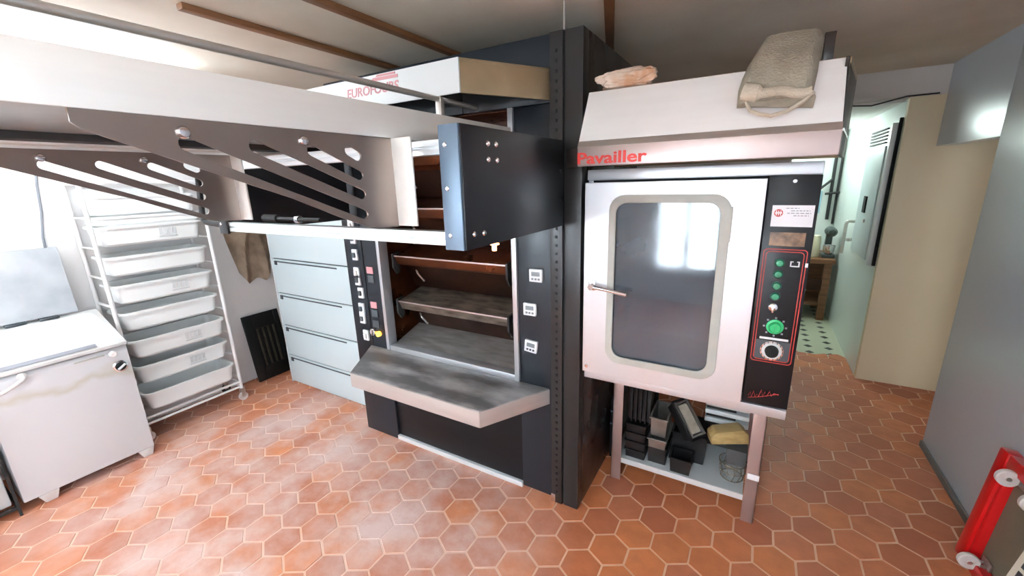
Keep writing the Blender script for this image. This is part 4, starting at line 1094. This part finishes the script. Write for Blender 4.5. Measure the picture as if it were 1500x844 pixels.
# passage: tall wall cabinet on the pale wall
WC = thing('wall_cabinet', 'pale blue tall cabinet with a vent grille and black lock on the passage wall', 'cabinet', (.79, 4.35, .9))
obj('carcass', B(.772, .82, 4.03, 4.68, .90, 1.92, .004), M['wall_pale'], WC)
wd = obj('door', B(.762, .772, 4.08, 4.66, .93, 1.77, .004), M['drawer'], WC)
bm = NB(); box(bm, .752, .762, 4.335, 4.425, 1.27, 1.40, .004); obj('lock', bm, M['hole'], wd)
bm = NB(); cyl(bm, (.762, 4.30, 1.21), (-1, 0, 0), .015, .012); obj('door_knob', bm, M['steel'], wd)
bm = NB()
for k in range(5): box(bm, .760, .772, 4.1, 4.62, 1.79 + k * .024, 1.80 + k * .024, .002)
obj('vent_grille', bm, M['darktext'], WC)
obj('dark_gap_strip', B(.80, .82, 4.003, 4.02, .9, 1.95, .003), M['hole'], WC, label='dark vertical strip drawn for the gap')  # dark strip standing in for the dark gap at the beige edge
# wall-mounted tube thing with taps under the cabinet
bm = NB(); tube(bm, bend([(.80, 4.9, 1.15), (.74, 4.9, 1.15), (.74, 4.9, .85)], .03), .014, 10); tube(bm, [(.81, 4.75, 1.0), (.76, 4.75, 1.0)], .016, 10); cyl(bm, (.752, 4.75, .985), (0, 0, 1), .02, .03)
tag(obj('wall_tap', bm, M['steel'], origin=(.80, 4.85, 1.05)), 'small steel tap on the pale passage wall below the cabinet', 'tap')
# workbench
WB = thing('workbench', 'brown wooden workbench with a shelf in the far kitchen', 'workbench', (.55, 5.75, 0))
obj('bench_top', B(.05, .79, 5.42, 6.1, .64, .69, .004), M['wood'], WB)
for x in (.08, .70):
    for y in (5.46, 6.0): obj('leg', B(x, x + .07, y, y + .07, 0, .64, .004), M['wood'], WB)
obj('lower_shelf', B(.08, .77, 5.48, 6.05, .16, .2, .003), M['wood'], WB)
d = obj('drawer', B(.15, .70, 5.44, 5.46, .34, .46, .003), M['copper_dark'], WB)
obj('back_board', B(.08, .77, 5.98, 6.0, .2, .62, .003), M['wood'], WB)
bm = NB(); lathe(bm, [(.05, 0), (.055, .01), (.055, .2), (.048, .22), (.048, .235), (0, .24)], (.60, 5.6, .69), (0, 0, 1), 20); tag(obj('canister', bm, M['cream_tin'], origin=(.60, 5.6, .69)), 'cream canister on the far workbench', 'canister')
MX = thing('mixer', 'dark stand mixer on the far workbench right of the cream canister', 'mixer', (.72, 5.62, .69))
bm = NB(); box(bm, .67, .79, 5.53, 5.72, .69, .725, .01); obj('mixer_base', bm, M['dark_green'], MX)
bm = NB(); box(bm, .70, .76, 5.66, 5.72, .72, .95, .012); obj('mixer_column', bm, M['dark_green'], MX)
bm = NB(); lathe(bm, [(.0, 0), (.04, .01), (.052, .06), (.05, .2), (.03, .24), (0, .245)], (.73, 5.74, .97), (0, -1, 0), 18); obj('mixer_head', bm, M['dark_green'], MX)
bm = NB(); lathe(bm, [(.03, 0), (.05, .03), (.056, .1), (.052, .1), (.046, .034), (0, .01)], (.73, 5.58, .725), (0, 0, 1), 18); obj('mixer_bowl', bm, M['chrome'], MX)
bm = NB(); lathe(bm, [(.03, 0), (.032, .08), (.02, .1), (.02, .12), (0, .122)], (.52, 5.55, .69), (0, 0, 1), 16); tag(obj('bottle', bm, M['wall_pale'], origin=(.52, 5.55, .69)), 'small pale bottle left of the cream canister on the far workbench', 'bottle')
# pipe with arms on the far wall
PW = thing('wall_pipe', 'black vertical pipe with valve arms on the far kitchen wall', 'pipe', (.72, 6.17, 1.0))
bm = NB(); tube(bm, [(.74, 6.17, 1.05), (.74, 6.17, 2.05)], .017, 10); obj('riser', bm, M['black_cable'], PW)
bm = NB(); tube(bm, [(.74, 6.15, 1.52), (.62, 6.13, 1.40), (.60, 6.13, 1.36)], .014, 8); tube(bm, [(.68, 6.14, 1.35), (.88, 6.14, 1.37)], .013, 8); obj('valve_arm', bm, M['black_cable'], PW)
tag(obj('wall_notice', B(.55, .66, 6.19, 6.199, 1.12, 1.38, .001), mat('pale_blue_notice', (150, 196, 216), .5), origin=(.6, 6.195, 1.25)), 'pale blue notice on the far kitchen wall left of the black pipe', 'notice')
tag(obj('wall_conduit', tube(NB(), bend([(.80, 6.185, 2.05), (.80, 6.185, 1.45), (.80, 6.185, 1.0)], .02), .012, 8), M['black_cable'], origin=(.8, 6.185, 1.5)), 'second dark pipe right of the valve pipe on the far kitchen wall', 'pipe')
# thin cable on the lintel
tag(obj('lintel_cable', tube(NB(), [(.35, 3.94, 2.06), (.62, 3.935, 2.035), (.80, 3.93, 2.075), (.96, 3.94, 2.078)], .005, 8), M['black_cable'], origin=(.6, 3.94, 2.06)), 'thin dark cable sagging along the lintel above the passage', 'cable')

# ================================================================== LIGHT
wd_ = bpy.data.worlds.new('World'); SC.world = wd_; wd_.use_nodes = True
bg = wd_.node_tree.nodes['Background']; bg.inputs[0].default_value = (.85, .92, 1, 1); bg.inputs[1].default_value = 1.5
EN = {1: 130, 2: 200, 3: 80}  # daylight per window; the second and third light the added windows
for n, a0, a1, z0, z1, to in WINS:
    sk = bpy.data.lights.new('daylight', 'AREA'); sk.shape = 'RECTANGLE'; sk.size = a1 - a0 + .3; sk.size_y = z1 - z0 + .3; sk.energy = EN[n]; sk.color = (.80, .915, 1)
    so = bpy.data.objects.new('daylight', sk); COL.objects.link(so); m_ = (a0 + a1) / 2
    so.location = (m_, YB - .3, (z0 + z1) / 2 + .1) if to == 'y' else (XR + .3, m_, (z0 + z1) / 2 + .1)
    so.rotation_euler = Vector((0, 1, -.1) if to == 'y' else (-1, .1, -.1)).to_track_quat('-Z', 'Y').to_euler()

# ================================================================== CAMERA
cam = bpy.data.cameras.new('Camera'); co = bpy.data.objects.new('Camera', cam); COL.objects.link(co)
cam.sensor_fit = 'HORIZONTAL'; cam.sensor_width = 36; cam.lens = 36 * 603.0 / 1500; cam.clip_start = .02
yaw, pit, rol = (math.radians(a) for a in (-30.6006, 14.5565, -1.6964))
fwd = Vector((math.sin(yaw) * math.cos(pit), math.cos(yaw) * math.cos(pit), -math.sin(pit)))
r0 = Vector((math.cos(yaw), -math.sin(yaw), 0)); u0 = r0.cross(fwd)
r = r0 * math.cos(rol) + u0 * math.sin(rol); u = u0 * math.cos(rol) - r0 * math.sin(rol)
mw = Matrix((r, u, -fwd)).transposed().to_4x4(); mw.translation = (0, 0, 1.6); co.matrix_world = mw
SC.camera = co
vs = SC.view_settings; vs.view_transform = 'Standard'; vs.look = 'None'; vs.exposure = .62; vs.gamma = 1.; vs.use_curve_mapping = False
